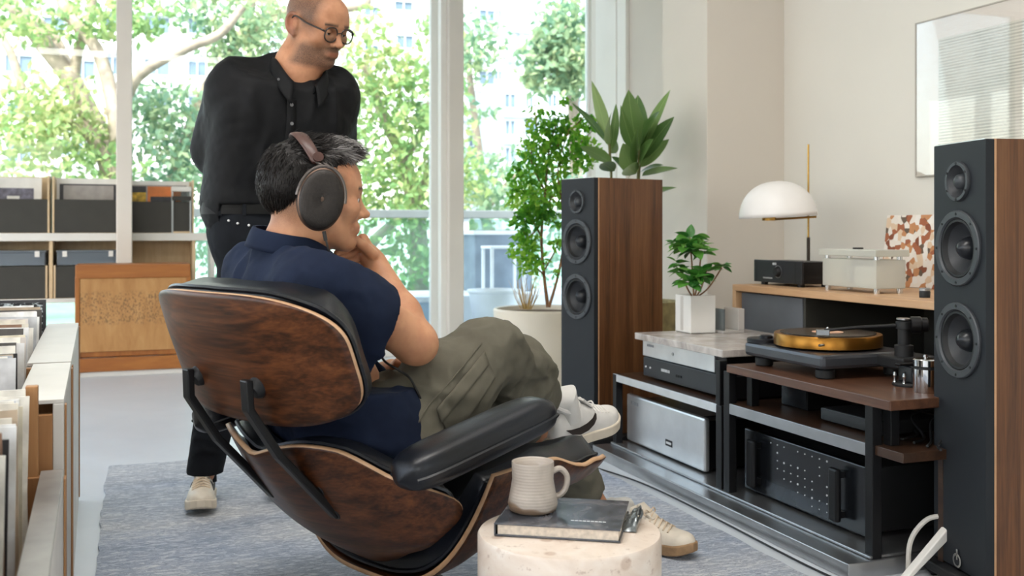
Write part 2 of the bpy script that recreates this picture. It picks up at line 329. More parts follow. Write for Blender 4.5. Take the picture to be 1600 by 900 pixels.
tree('street_tree', 'loose small tree outside, between the white post and the tall plant', V(4.803,14.215,-2.406), [
    ([V(4.803,14.215,-2.406), V(4.847,14.199,0.406), V(4.785,14.222,1.250), V(4.715,14.248,2.000), V(4.583,14.296,3.125), V(4.539,14.312,3.781)], .1, .04), ([V(4.785,14.222,1.250), V(5.067,14.119,1.625), V(5.243,14.054,1.812)], .05, .03)],
    [(V(4.489,13.797,3.868),.35,60), (V(4.643,13.741,3.687),.35,80), (V(4.370,13.841,3.460),.35,90), (V(4.600,13.757,3.460),.35,100), (V(4.472,13.804,3.188),.3,60), (V(4.540,13.779,2.690),.25,40), (V(4.430,13.819,1.829),.5,130), (V(4.728,13.710,1.648),.6,170), (V(4.983,13.617,1.512),.6,150), (V(4.515,13.788,1.421),.5,130), (V(5.153,13.555,1.874),.5,110), (V(4.277,13.343,0.705),.6,120), (V(4.811,13.147,0.968),.7,150)], m_leaf_b, 6)
tree('street_tree', 'rounded green tree high behind the right window', V(8.047,18.352,-3.275), [
    ([V(8.047,18.352,-3.275), V(8.106,18.331,0.475), V(8.047,18.352,2.225), V(7.965,18.382,3.975), V(7.871,18.417,4.975)], .2, .08), ([V(8.047,18.352,3.475), V(7.695,18.481,4.100), V(7.460,18.567,4.350)], .1, .05)],
    [(V(7.645,17.435,5.011),.9,330), (V(7.422,17.516,4.655),.7,260), (V(7.700,17.414,4.358),.9,360), (V(7.254,17.578,4.299),.7,280), (V(7.031,17.659,4.121),.5,170), (V(7.422,17.516,3.942),.8,320), (V(7.756,17.394,3.824),.6,220), (V(7.199,17.598,3.848),.5,150), (V(7.812,17.373,4.655),.8,260), (V(6.920,17.700,3.824),.35,70)], m_leaf_b, 8, (.13,.24))
hedge = thing('street_hedge', 'blue green shrubs below the balcony rail', 'shrub', (1.5, 13, -1.2))
leaves('foliage', [(q-Vector((1.5, 13, -1.2)), .75, 210) for q in (V(-1.858,15.056,1.220), V(-1.224,14.823,1.136), V(-0.590,14.591,1.051), V(0.044,14.360,1.051), V(0.678,14.128,0.798), V(1.312,13.896,0.798), V(2.738,13.374,0.039), V(3.213,13.200,-0.046), V(3.768,12.997,-0.130), V(4.322,12.794,0.292), V(4.877,12.591,0.376), V(5.273,12.446,0.798), V(5.432,12.388,1.304), V(5.115,12.504,1.473), V(-2.175,15.171,1.473))], m_leaf_b, hedge, (.09, .16), 9, .35, .7)
MB().tube(spline([(0, 0, -3.2), (.1, 0, -1.5), (0, .1, 0)], 4), .08, 8).build('stem', m_bark, hedge)

# ---- apartment blocks across the street
m_bwall = plain('bleached_render', '#e9e9e6', .8, var=.02, scale=.6)
m_bwall2 = plain('cool_render', '#dbe1e6', .8, var=.02, scale=.6)
m_bwin = plain('far_window', '#66798c', .5, var=.12, scale=.9)
m_bslab = plain('balcony_slab', '#c6cdd3', .8, var=.03)
def block(label, x0, x1, y, z0, z1, depth, wins, mat, slabs=()):
    """a block of flats: body, each window its own part with a pane set back in a frame"""
    t = thing('apartment_building', label, 'building', ((x0+x1)/2, y+depth/2, z0), 0); cx = (x0+x1)/2
    bx('wall', x0-cx, x1-cx, -depth/2, depth/2, 0, z1-z0, mat, t, 0)
    for (wx, wz, ww, wh) in wins:
        f = MB(); t_ = .09; a0, a1, b0, b1 = wx-cx-ww/2, wx-cx+ww/2, wz-z0-wh/2, wz-z0+wh/2; ya, yb = -depth/2-.2, -depth/2+.02
        for q in ((a0, a0+t_, b0, b1), (a1-t_, a1, b0, b1), (a0+t_, a1-t_, b0, b0+t_), (a0+t_, a1-t_, b1-t_, b1), ((a0+a1)/2-.04, (a0+a1)/2+.04, b0+t_, b1-t_)): f.box(q[0], q[1], ya, yb, q[2], q[3])
        w = f.build('window', m_bslab, t)
        MB().box(a0+.02, a1-.02, -depth/2-.06, -depth/2+.01, b0, b1).build('pane', m_bwin, w)
    for sz in slabs: bx('floor_band', x0-cx-.1, x1-cx+.1, -depth/2-.5, -depth/2+.05, sz-z0-.2, sz-z0+.2, m_bslab, t, 0)
Y1 = 85
w1 = [(-8.33, 16.92)+(1.6, 1.3), (-5.91, 16.61)+(1.6, 1.3), (-8.33, 13.55)+(2.0, 1.4), (-3.89, 13.31)+(1.8, 1.6), (-8.33, 9.94)+(1.8, 1.4), (-1.84, 17.38)+(1.0, 1.6), (-1.79, 13.92)+(1.0, 1.8), (1.44, 17.11)+(2.0, 1.4), (1.44, 13.85)+(2.0, 1.4), (4.47, 14.02)+(1.5, 1.6), (6.28, 14.12)+(1.4, 1.6), (1.44, 10.84)+(2.0, 1.4), (4.47, 10.97)+(1.5, 1.5), (-8.33, 6.82)+(1.8, 1.4), (-4.79, 7.40)+(1.8, 1.4), (4.47, 17.32)+(1.5, 1.5)]
block('white block of flats behind the forking tree on the left', (-20.29, 17.43)[0], (10.04, 19.79)[0], Y1, -4.4, 32, 12, w1, m_bwall, [(-0.68, 18.06)[1], (-0.68, 15.08)[1], (-0.68, 12.09)[1], (-0.68, 9.01)[1], (-0.68, 5.92)[1]])
Y2 = 75
w2 = [(18.75, 17.86)+(1.5, 0.8), (18.85, 15.18)+(1.4, 1.1), (21.24, 16.59)+(1.2, 1.0), (18.85, 12.10)+(1.4, 1.1), (21.24, 13.68)+(1.2, 1.0), (16.31, 17.20)+(1.2, 1.0), (16.31, 14.35)+(1.2, 1.0)]
block('white block of flats behind the broad tree in the middle window', (11.14, 17.75)[0], (22.86, 18.66)[0], Y2, -4.4, 30, 12, w2, m_bwall, [(17.28, 16.70)[1], (17.28, 13.84)[1], (17.28, 10.97)[1]])
Y3 = 95
w3 = [(32.10, 22.06)+(1.7, 1.2), (33.29, 22.15)+(0.7, 1.2), (32.10, 15.99)+(1.7, 1.4), (33.29, 16.30)+(0.8, 1.0), (31.90, 12.85)+(1.7, 1.4), (31.90, 9.97)+(1.9, 1.6), (33.29, 13.34)+(0.8, 0.9), (33.29, 10.20)+(0.8, 0.9), (30.71, 9.93)+(1.0, 1.5), (35.37, 22.62)+(0.4, 1.5), (35.37, 20.72)+(0.4, 1.5), (35.37, 18.82)+(0.4, 1.5), (35.37, 16.92)+(0.4, 1.5), (36.32, 23.20)+(0.5, 1.7), (36.32, 21.29)+(0.5, 1.7), (36.32, 19.38)+(0.5, 1.7), (36.32, 17.48)+(0.5, 1.7), (34.63, 22.88)+(0.3, 0.8), (34.63, 20.98)+(0.3, 0.8), (34.63, 20.16)+(0.3, 0.8), (34.63, 18.46)+(0.3, 0.8), (34.63, 17.51)+(0.3, 0.8), (37.14, 23.51)+(0.45, 1.4), (37.14, 21.47)+(0.45, 1.4)]
block('tall white tower of flats with narrow windows in the right window', (29.74, 23.45)[0], (38.86, 24.16)[0], Y3, -4.4, 44, 16, w3, m_bwall, [(32.10, 20.81)[1], (32.10, 17.87)[1], (32.10, 14.86)[1], (32.10, 11.85)[1], (32.10, 8.84)[1]])
Y4 = 80
w4 = [(29.05, 11.80)+(1.1, 1.3), (30.76, 11.88)+(0.8, 1.2), (29.05, 9.57)+(1.0, 1.3), (30.87, 9.63)+(1.2, 1.3), (32.84, 11.97)+(0.9, 1.2), (33.02, 9.71)+(1.0, 1.3), (29.05, 7.33)+(1.0, 1.3), (30.87, 7.38)+(1.2, 1.3), (35.08, 11.96)+(0.9, 1.2), (35.08, 9.50)+(0.9, 1.2)]
block('low pale grey block of flats in front of the white tower', (28.48, 20.16)[0], (41.78, 21.20)[0], Y4, -4.4, (30.41, 13.20)[1], 8, w4, m_bwall2, [(30.41, 10.68)[1], (30.41, 8.44)[1], (30.41, 6.19)[1]])

# ------------------------------------------------------------------ rug
n = N('woven_wool'); co = n.co((1, 1, 1)); st_ = n.co((2.4, 7.5, 1))
a = n.noise(st_, 9, 9, .75, .9); c_ = n.noise(n.co((4, 17, 1)), 11, 5, .75, .4); b = n.noise(n.co((.6, 1.8, 1)), 2.0, 5, .62, .5)
base = n.ramp(n.mix(.4, a, b), [(.36, '#9aa2b2'), (.45, '#c4cad4'), (.53, '#dfe2e9'), (.64, '#f5f6f8')])
line = n.ramp(a, [(.455, (0, 0, 0, 1)), (.485, (1, 1, 1, 1)), (.515, (0, 0, 0, 1))]); line2 = n.ramp(c_, [(.36, (1, 1, 1, 1)), (.46, (0, 0, 0, 1))])
base = n.mix(n.mix(.6, (0, 0, 0, 1), line), base, '#646b79'); base = n.mix(n.mix(.55, (0, 0, 0, 1), line2), base, '#727987')
tint = n.ramp(n.noise(n.co((.5, 1.2, 1)), 1.5, 4, .6, .4), [(.38, '#6f93c9'), (.55, '#b9bcc4'), (.68, '#c9beb2')])
n.col(n.mix(.45, base, tint, 'SOFT_LIGHT')); n.set(rough=.95); n.bump(n.mix(.5, a, c_), 1.0, .014)
m_rug = n.m
bm_ = MB(); nx, ny = 46, 60; X0, X1, Y0, Y1r = -.11, 1.72, .6, 4.41
rg = random.Random(2)
def edge(t, k): return .012*mnoise.noise(Vector((t*14, k, 0)))
def rugpt(u, v, z):
    x = X0+(X1-X0)*u+(edge(v*3, 1.3) if u in (0, 1) else 0); y = Y0+(Y1r-Y0)*v+(edge(u*2, 5.1) if v in (0, 1) else 0)
    return (x, y-.0*x, z+(.0018*mnoise.noise(Vector((x*9, y*30, 0))) if z > .001 else 0))
bm_.grid(lambda u, v: rugpt(u, v, .011), nx, ny)
bm_.grid(lambda u, v: rugpt(u, v, .0), nx, ny)
k0 = nx*ny
ring = [i for i in range(nx)]+[j*nx+nx-1 for j in range(1, ny)]+[(ny-1)*nx+i for i in range(nx-2, -1, -1)]+[j*nx for j in range(ny-2, 0, -1)]
bm_.f += [(ring[i], ring[(i+1) % len(ring)], ring[(i+1) % len(ring)]+k0, ring[i]+k0) for i in range(len(ring))]
rug = bm_.build('area_rug', m_rug, None, smooth=True)
tag(rug, 'grey blue flecked woven rug under the lounge chair', 'rug')

# ------------------------------------------------------------------ left: display shelf with record crates, in the window bay
m_pale = plain('pale_laminate', '#e4e2dc', .5, var=.02, scale=4)
m_ash = wood('pale_ash', ['#c9ac84', '#d9bf98', '#e4cfae'], 'z', 1, .5)
m_ashx = wood('pale_ash_across', ['#c9ac84', '#d9bf98', '#e4cfae'], 'x', 1, .5)
m_black = plain('charcoal_board', '#35342f', .6, var=.04)
m_blackm = plain('black_metal', '#17181a', .4, .3, .05)
sh = thing('display_shelf', 'long white display shelf on legs behind the left window post', 'shelf', (-.5, 7.93, 0))
ox = -.5
bx('top_board', -2.2-ox, .575-ox, -.17, .17, .885, .94, m_pale, sh, .004)
bx('lower_board', -2.2-ox, .50-ox, -.16, .16, .455, .485, m_pale, sh, .004)
for x in (-1.515, -1.04, -.563, -.085, .386): bx('divider', x-ox-.012, x-ox+.012, -.155, .155, .485, .885, m_ash, sh, .002)
bx('back_panel', -1.5-ox, .374-ox, .14, .152, .485, .885, m_ash, sh, 0)
bx('end_panel', .50-ox, .53-ox, -.16, .16, 0, .885, m_pale, sh, .003)
for x in (-1.9, -.9, .2): bx('leg', x-ox-.025, x-ox+.025, -.14, .14, .06, .455, m_pale, sh, .003)
def crate(label, x0, x1, z, h, hf, front, side, y=7.77):
    t = thing('record_crate', label, 'crate', ((x0+x1)/2, y+.14, z), 0, 'record crates on the display shelf'); w = (x1-x0)/2
    for s in (-1, 1): bx('side_panel', min(s*w, s*(w-.012)), max(s*w, s*(w-.012)), -.14, .14, 0, h, side, t, .002)
    bx('front_panel', -w+.012, w-.012, -.135, -.12, .004, hf, front, t, .002)
    bx('back_panel', -w+.012, w-.012, .125, .138, .004, h, side, t, .002)
    bx('base', -w+.012, w-.012, -.12, .125, 0, .012, side, t, 0); return t
crate('black fronted record crate at the left end of the white shelf top', -1.03, -.572, .94, .40, .235, m_black, m_ashx)
crate('black fronted record crate holding a pale grey sleeve, on the white shelf top', -.553, -.095, .94, .395, .235, m_black, m_ashx)
crate('black fronted record crate holding an orange sleeve, at the shelf end', -.075, .386, .94, .385, .225, m_black, m_ashx)
crate('dark record crate under the shelf top, at the left', -1.02, -.585, .485, .23, .225, m_black, m_ash)
crate('dark record crate under the shelf top, behind the wooden cabinet', -.545, -.105, .485, .23, .225, m_black, m_ash)
m_sl = {'white': plain('sleeve_white', '#e8e5df', .45, var=.03), 'violet': plain('sleeve_violet_grey', '#6c6a78', .5, var=.25, scale=30), 'grey': plain('sleeve_grey', '#a39d98', .5, var=.08, scale=14), 'cream': plain('sleeve_cream', '#e0d8c8', .5, var=.05),
        'orange': plain('sleeve_orange', '#e0803f', .5, var=.12, scale=9), 'yellow': plain('sleeve_yellow', '#d9a93c', .5, var=.3, scale=30), 'dark': plain('sleeve_dark', '#3c3c40', .5, var=.15, scale=20)}
def sleeve(label, x, y, z, w, h, mats, tilt=-6):
    """framed sleeve standing in a crate: white frame, printed panel, smaller printed patches"""
    t = thing('record_sleeve', label, 'record', (x, y, z), 0, 'record sleeves standing in the crates'); t.rotation_euler = (math.radians(tilt), 0, 0)
    bx('jacket', -w/2, w/2, -.004, .004, 0, h, m_sl['white'], t, .001)
    for q, (x0, x1, z0, z1, m) in enumerate(mats): bx('print', x0, x1, -.0055-.001*q, -.004, z0, z1, m_sl[m], t, 0)
    return t
sleeve('white framed violet record sleeve in the left crate', -.83, 7.86, .955, .40, .375, [(-.17, .15, .1, .30, 'violet'), (-.02, .06, .12, .245, 'white')])
sleeve('white framed pale grey record sleeve in the middle crate', -.325, 7.86, .955, .42, .375, [(-.19, .185, .1, .335, 'dark'), (-.165, .165, .1, .325, 'grey')])
sleeve('white record sleeve with an orange print in the end crate', .15, 7.86, .955, .42, .365, [(-.19, .19, .1, .335, 'grey'), (-.08, .15, .1, .325, 'orange'), (-.185, -.09, .1, .28, 'yellow'), (-.185, -.09, .28, .325, 'dark'), (-.06, .11, .1, .25, 'dark')])
m_acr = glass('clear_acrylic', '#e6eef0', .03, 1.0, .10)
m_dust = glass('smoked_acrylic', '#aab6c2', .05, 1.0, .35)
for x, lb in ((-.80, 'smoked plastic box on the dark crate at the left'), (-.325, 'smoked plastic box on the dark crate behind the cabinet')):
    t = thing('storage_box', lb, 'box', (x, 7.91, .715)); bx('body', -.2, .2, -.13, .12, 0, .09, m_dust, t, .004); bx('lid', -.205, .205, -.135, .125, .09, .105, m_dust, t, .003)
    for s in (-.15, .15): bx('latch', s-.015, s+.015, -.139, -.13, .06, .1, m_sl['white'], t, .001)
    bx('paper_insert', -.17, .17, -.10, .08, .004, .03, m_sl['white'], t, 0)
cn = thing('acrylic_canister', 'clear acrylic stand with a white cap in front of the orange sleeve', 'canister', (.30, 7.79, .94))
for s in (-1, 1): bx('side_wall', s*.062-.006, s*.062+.006, -.03, .03, 0, .30, glass('frosted_acrylic', '#e9eff0', .2, .8, .55), cn, .002)
bx('back_wall', -.056, .056, .02, .028, 0, .30, m_acr, cn, 0); bx('cap', -.07, .07, -.035, .035, .30, .335, m_pale, cn, .006); bx('band', -.066, .066, -.034, -.03, .235, .265, m_black, cn, 0)
bx('base', -.06, .06, -.03, .02, 0, .012, m_ash, cn, .002)

# ---- wooden cabinet in front of the post
m_teak = wood('orange_teak', ['#8a4e20', '#a2632b', '#b67636'], 'x', 1, .45)
m_teakz = wood('orange_teak_upright', ['#8a4e20', '#a2632b', '#b67636'], 'z', 1, .45)
n = N('worn_panel'); co = n.co((1, 1, .25)); a = n.noise(co, 14, 5, .6, .4); base = n.ramp(a, [(.3, '#a97743'), (.55, '#b98953'), (.75, '#c69a65')])
sp = n.noise(n.co((1, 1, .6)), 120, 3, .6); t_ = n.n.new('ShaderNodeTexCoord'); sx_ = n.n.new('ShaderNodeSeparateXYZ'); n.l.new(t_.outputs['Object'], sx_.inputs[0])
band = n.ramp(sx_.outputs['Z'], [(.33, (0, 0, 0, 1)), (.36, (1, 1, 1, 1)), (.53, (1, 1, 1, 1)), (.57, (0, 0, 0, 1))]); spk = n.ramp(sp, [(.52, (0, 0, 0, 1)), (.60, (1, 1, 1, 1))])
n.col(n.mix(n.mix(1.0, spk, band, 'MULTIPLY'), base, '#7d5d3c')); n.set(rough=.6); m_worn = n.m
cb = thing('wooden_cabinet', 'orange wooden cabinet with a worn pale front panel by the window', 'cabinet', (-.02, 7.36, 0))
bx('carcass', -.345, .345, -.14, .18, .13, .72, m_teakz, cb, .004)
bx('top_rail', -.357, .357, -.165, .185, .645, .735, m_teak, cb, .006)
for s in (-1, 1): bx('side_post', s*.345-.014, s*.345+.014, -.16, .18, .02, .66, m_teakz, cb, .004)
bx('front_panel', -.33, .33, -.155, -.14, .165, .645, m_worn, cb, .002)
bx('gap_shade_strip', -.33, .33, -.13, -.10, .125, .165, plain('gap_shade_brown', '#4a2f1c', .7), cb, 0)  # dark strip set in the gap, carrying the gap's shade as its colour
bx('base_rail', -.335, .335, -.162, -.13, .035, .125, m_teak, cb, .005)
bx('plinth', -.33, .33, -.14, .16, 0, .035, m_pale, cb, .003)

# ---- record bins along the left, nearest one lowest
m_bin = plain('bin_white', '#d6d3cd', .5, var=.04, scale=5)
m_ply = wood('bin_ply', ['#97683f', '#a97a4d', '#bb8e60'], 'z', 1, .5)
BINO = (-.153, 2.746, 0); BINR = math.radians(2.0)
bin_frame = Matrix.Translation(BINO) @ Matrix.Rotation(BINR, 4, 'Z')
def record_bin(label, y0, y1, rim, ledge, x1=-.95):
    t = thing('record_bin', label, 'record bin', bin_frame @ Vector((0, (y0+y1)/2, 0)), BINR, 'record bins on the left'); h = (y1-y0)/2
    bx('side_panel', -.02, 0, -h, h, .0, rim, m_bin, t, .002); bx('side_panel', x1, x1+.02, -h, h, 0, rim, m_bin, t, .002)
    bx('end_panel', x1+.02, -.02, h-.02, h, .0, rim, m_ply, t, .002); bx('end_panel', x1+.02, -.02, -h, -h+.02, 0, rim-.02, m_ply, t, .002)
    bx('ledge', -ledge, -.0005, -h+.001, h-.001, rim, rim+.008, m_bin if rim > .5 else plain('worn_steel_rim', '#8f8c88', .4, .3, .12, 9), t, .001)
    bx('base', x1+.02, -.02, -h+.02, h-.02, rim-.26, rim-.245, m_ply, t, 0)
    bx('edge_band', .0005, .004, h-.035, h-.004, .02, rim-.004, m_ply, t, 0); bx('edge_band', .0005, .004, -h+.004, -h+.03, .02, rim-.004, m_ply, t, 0)
    return t
record_bin('white record bin farthest along the left, by the wooden cabinet', .02, 1.18, .62, .10)
record_bin('white record bin in the middle of the left row', -.60, .0, .62, .085)
record_bin('white record bin nearest at the lower left, with a low front rim', -1.62, -.62, .49, .04)
dv = MB().box(-.011, .011, -.012, .012, 0, .66).build('bin_divider', m_ply, None, .002); dv.location = bin_frame @ Vector((-.055, -.62, 0)); dv.rotation_euler = (0, 0, BINR)
dv.parent = [o for o in C.objects if o.name.startswith('record_bin.001')][0]; dv.location = (-.055, -.322, 0); dv.rotation_euler = (0, 0, 0); dv.name = 'divider_post'
cols = ['#e9e4da', '#d9d2c4', '#efece6', '#2e2d2e', '#c7c9cc', '#b9a58d', '#f1eee8', '#55524f', '#d7cfc9', '#a9adb3', '#8a6a55', '#e2d9c2']
sl_mats = [plain('record_jacket_%d' % i, c, .5, var=.12, scale=24) for i, c in enumerate(cols)]
rec_me = {}
def rec_mesh(i):
    if i not in rec_me:
        o = MB().box(-.157, .157, -.0022, .0022, 0, .314).build('record', sl_mats[i], None); rec_me[i] = o.data; bpy.data.objects.remove(o)
    return rec_me[i]
rg = random.Random(11)
names = ['cream', 'beige', 'white', 'black', 'silver grey', 'tan', 'bright white', 'charcoal', 'pale pink grey', 'blue grey', 'brown', 'yellowed cream']
ordw = ['first', 'second', 'third', 'fourth', 'fifth', 'sixth', 'seventh', 'eighth', 'ninth', 'tenth', 'eleventh', 'twelfth', 'thirteenth', 'fourteenth', 'fifteenth', 'sixteenth', 'seventeenth', 'eighteenth', 'nineteenth', 'twentieth']
def nth(k): return ordw[k] if k < 20 else ('twenty-'+ordw[k-20] if k < 29 else 'thirtieth' if k == 29 else 'thirty-'+ordw[k-30])
def record_row(place, group, y0, y1, n, z, xr, lean=(-4, 4)):
    for k in range(n):
        y = y0+(y1-y0)*(k+.5)/n+rg.uniform(-.3, .3)*(y1-y0)/n
        ci = rg.randrange(len(cols)) if rg.random() < .75 else rg.choice((0, 2, 6))
        o = bpy.data.objects.new('vinyl_record', rec_mesh(ci)); C.objects.link(o)
        p = bin_frame @ Vector((xr-.157+rg.uniform(-.014, .012), y, z+rg.uniform(-.008, .012)))
        o.location = p; o.rotation_euler = (math.radians(rg.uniform(*lean)), math.radians(rg.uniform(-1.2, 1.2)), BINR+math.radians(rg.uniform(-1.5, 1.5)))
        tag(o, '%s record jacket, %s from the near end of the %s bin' % (names[ci], nth(k), place), 'record', group)
record_row('farthest', 'records in the farthest bin', .07, .98, 24, .385, -.115, (-5, -1))
record_row('middle', 'records in the middle bin', -.56, -.04, 17, .385, -.10, (-5, -1))
record_row('nearest', 'records in the nearest bin', -1.5, -.66, 34, .335, -.07, (-3, 1))
ds = thing('record_divider_card', 'black and white printed card standing up at the far end of the bins', 'card', bin_frame @ Vector((-.26, 1.06, .375)), BINR)
bx('card', -.16, .16, -.003, .003, 0, .345, m_sl['dark'], ds, .001); bx('spine', -.175, -.16, -.008, .008, 0, .35, m_blackm, ds, .001)
n = N('card_print'); c0 = n.co((1, 1, 2.2)); n.col(n.ramp(n.noise(c0, 26, 4, .6, 1.5), [(.5, '#1d1f22'), (.58, '#c9d4d8')])); n.set(rough=.5); bx('print', -.14, .15, -.0045, -.003, .2, .335, n.m, ds, 0)

# ------------------------------------------------------------------ loudspeakers
m_walnut = wood('walnut_upright', ['#2b180b', '#482b16', '#613c20', '#724c2c', '#866040'], 'z', 1, .42, 22, 26, 0, .6)
m_baffle = plain('graphite_baffle', '#25282c', .5, var=.02, scale=3, spec=.2)
m_ring = plain('driver_ring', '#3f4246', .45, .3, .03)
m_cone = plain('driver_cone', '#2d2f33', .5, .1, .04)
m_dome = plain('driver_dome', '#202226', .3, .1, .03)
m_rubber = plain('black_rubber', '#141517', .6, 0, .05)
m_chrome = plain('chrome', '#d4d6d8', .12, 1.0, .01)
m_edge = plain('pale_wood_edge', '#b98e68', .5)
def speaker(label, corner, ang):
    W, Dp, Hh = .236, .40, 1.187; n_ = Vector((math.cos(ang), math.sin(ang), 0)); lf = Vector((-math.sin(ang), math.cos(ang), 0))
    t = thing('floor_speaker', label, 'speaker', Vector(corner)-n_*Dp/2-lf*W/2, ang, 'floor standing speakers')
    bx('cabinet', -Dp/2, Dp/2-.03, -W/2, W/2, .055, Hh, m_walnut, t, .005)
    bx('edge_strip', Dp/2-.03, Dp/2-.024, -W/2, W/2, .055, Hh, m_edge, t, .001)
    f = bx('baffle', Dp/2-.024, Dp/2, -W/2, W/2, .055, Hh-.001, m_baffle, t, .006)
    bx('top_cap', Dp/2-.02, Dp/2-.001, -W/2+.006, W/2-.006, Hh-.002, Hh+.0015, m_chrome, f, .001)
    bx('plinth', -Dp/2-.03, Dp/2+.03, -W/2-.03, W/2+.03, .022, .05, m_rubber, t, .006)
    for sx in (-1, 1):
        for sy in (-1, 1): MB().lathe([(.006, 0), (.018, .012), (.018, .024)], 14).build('spike_foot', m_blackm, t, smooth=True).location = (sx*(Dp/2), sy*(W/2), 0)
    def driver(name, z, r, cone):
        M = Matrix.Translation((Dp/2, 0, z)) @ Matrix.Rotation(PI/2, 4, 'Y')
        p = MB().lathe([(r*.80, -.002), (r, 0), (r, .006), (r*.97, .009), (r*.82, .009), (r*.78, .004)], 44, M, cap=False).build(name, m_ring, t, smooth=True)
        if cone:
            MB().lathe([(.012, -.045), (r*.30, -.042), (r*.62, -.012), (r*.66, -.006)], 44, M, cap=False).build('cone', m_cone, p, smooth=True)
            MB().lathe([(r*.64, -.008), (r*.70, .004), (r*.76, .004), (r*.80, -.003)], 44, M, cap=False).build('surround', m_rubber, p, smooth=True)
            MB().lathe([(r*.30, -.043), (r*.31, -.028), (r*.24, -.010), (r*.13, .001), (.001, .004)], 36, M, cap=False).build('dust_cap', m_dome, p, smooth=True)
        else:
            MB().lathe([(r*.36, -.014), (r*.55, -.010), (r*.78, .006)], 40, M, cap=False).build('waveguide', m_cone, p, smooth=True)
            MB().lathe([(r*.42, -.012), (r*.36, .002), (r*.2, .010), (.001, .012)], 32, M, cap=False).build('dome', m_ring, p, smooth=True)
        sc = MB()
        for k in range(8 if cone else 6):
            a = 2*PI*(k+.0)/(8 if cone else 6); sc.lathe([(.0035, .008), (.0035, .0105)], 8, M @ Matrix.Translation((r*.9*math.cos(a), r*.9*math.sin(a), 0)))
        sc.build('screws', m_rubber, p)
        MB().cyl(r*.8, -.055, -.046, 24, M).build('basket', m_rubber, p)
    driver('tweeter', 1.083, .053, False); driver('woofer', .906, .101, True); driver('woofer', .662, .101, True)
    # cut the baffle open behind each driver
    for z, r in ((1.083, .053), (.906, .101), (.662, .101)):
        c = MB().cyl(r*.82, -.09, .05, 40, Matrix.Translation((Dp/2, 0, z)) @ Matrix.Rotation(PI/2, 4, 'Y')).build('cut', None, t)
        for o in [x for x in C.objects if x.parent == t and x.name.split('.')[0] in ('baffle', 'cabinet', 'edge_strip')]:
            q = o.modifiers.new('hole', 'BOOLEAN'); q.object = c; q.solver = 'EXACT'; o.modifiers.move(len(o.modifiers)-1, 0)
        cuts.append(c)
    M = Matrix.Translation((Dp/2+.002, 0, .078)) @ Matrix.Rotation(PI/2, 4, 'Y')
    b = MB().lathe([(.013, 0), (.018, 0), (.019, .004), (.013, .004), (.013, 0)], 28, M, cap=False); b.box(-.03, -.002, -.0035, .0035, 0, .004, M); b.build('badge', m_chrome, t, smooth=True)
    return t
cuts = []
speaker('walnut floor speaker with a graphite front, beside the tall green plants', (1.864, 4.057, 0), math.radians(194))
speaker('walnut floor speaker with a graphite front, nearest at the right edge', (2.023, 2.028, 0), math.radians(168.5))
bpy.context.view_layer.update(); dg = bpy.context.evaluated_depsgraph_get()
for o in list(C.objects):                    # bake the openings, drop the cutting solids
    if any(m.type == 'BOOLEAN' for m in o.modifiers):
        me = bpy.data.meshes.new_from_object(o.evaluated_get(dg)); o.modifiers.clear(); o.data = me
for c in cuts: bpy.data.objects.remove(c)

# ------------------------------------------------------------------ hi-fi rack
m_steel = plain('brushed_steel', '#a9aaac', .28, .9, .04)
m_alu = plain('brushed_aluminium', '#dfe1e3', .3, .8, .03)
m_dwal = wood('dark_walnut', ['#23170f', '#3a271b', '#4d3526'], 'y', 1, .35, 20, 18, 0, .6)
m_swal = wood('shelf_walnut', ['#38231a', '#583a2a', '#734f3a'], 'y', 1, .32, 20, 18, 0, .6)
m_frame = plain('black_steel_frame', '#1b1b1d', .4, .5, .04)
rk = thing('hifi_rack', 'low black steel hi-fi rack with wooden shelves along the right wall', 'rack', (2.16, 3.1, 0)); RX, RY = 2.16, 3.1
def rb(name, x0, x1, y0, y1, z0, z1, m, b=.002): return bx(name, x0-RX, x1-RX, y0-RY, y1-RY, z0, z1, m, rk, b)
rb('base_plinth', 1.815, 2.42, 2.30, 3.965, 0, .046, m_steel, .003)
rb('bottom_shelf', 1.895, 2.42, 2.31, 3.955, .047, .055, m_steel, .002)
for y, z in ((3.935, .345), (2.325, .47)):
    rb('post', 1.903, 1.935, y-.016, y+.016, .02, z, m_frame); rb('post', 2.39, 2.42, y-.016, y+.016, .02, z, m_frame)
for y in (3.105, 3.055): rb('post', 1.903, 1.933, y-.018, y+.018, .05, .345 if y > 3.08 else .47, m_frame)
rb('post', 1.905, 1.935, 3.10, 3.128, .345, .50, m_frame); rb('post', 2.39, 2.42, 3.09, 3.12, .05, .5, m_frame)
s1 = rb('upper_shelf', 1.912, 2.42, 3.08, 3.955, .318, .345, m_dwal)
rb('shelf_edge', 1.904, 1.912, 3.12, 3.952, .316, .346, m_alu, .001)
s2 = rb('middle_shelf', 1.912, 2.42, 2.20, 3.075, .333, .36, m_dwal)
rb('shelf_edge', 1.904, 1.912, 2.34, 3.04, .326, .361, m_steel, .001)
rb('turntable_shelf', 1.90, 2.42, 2.235, 3.05, .467, .495, m_swal, .003)
for x in (1.96, 2.36):
    for y in (2.30, 2.98): rb('shelf_riser', x-.015, x+.015, y-.015, y+.015, .36, .467, m_frame)
rb('end_panel', 2.06, 2.42, 2.215, 2.235, .03, .333, m_dwal)
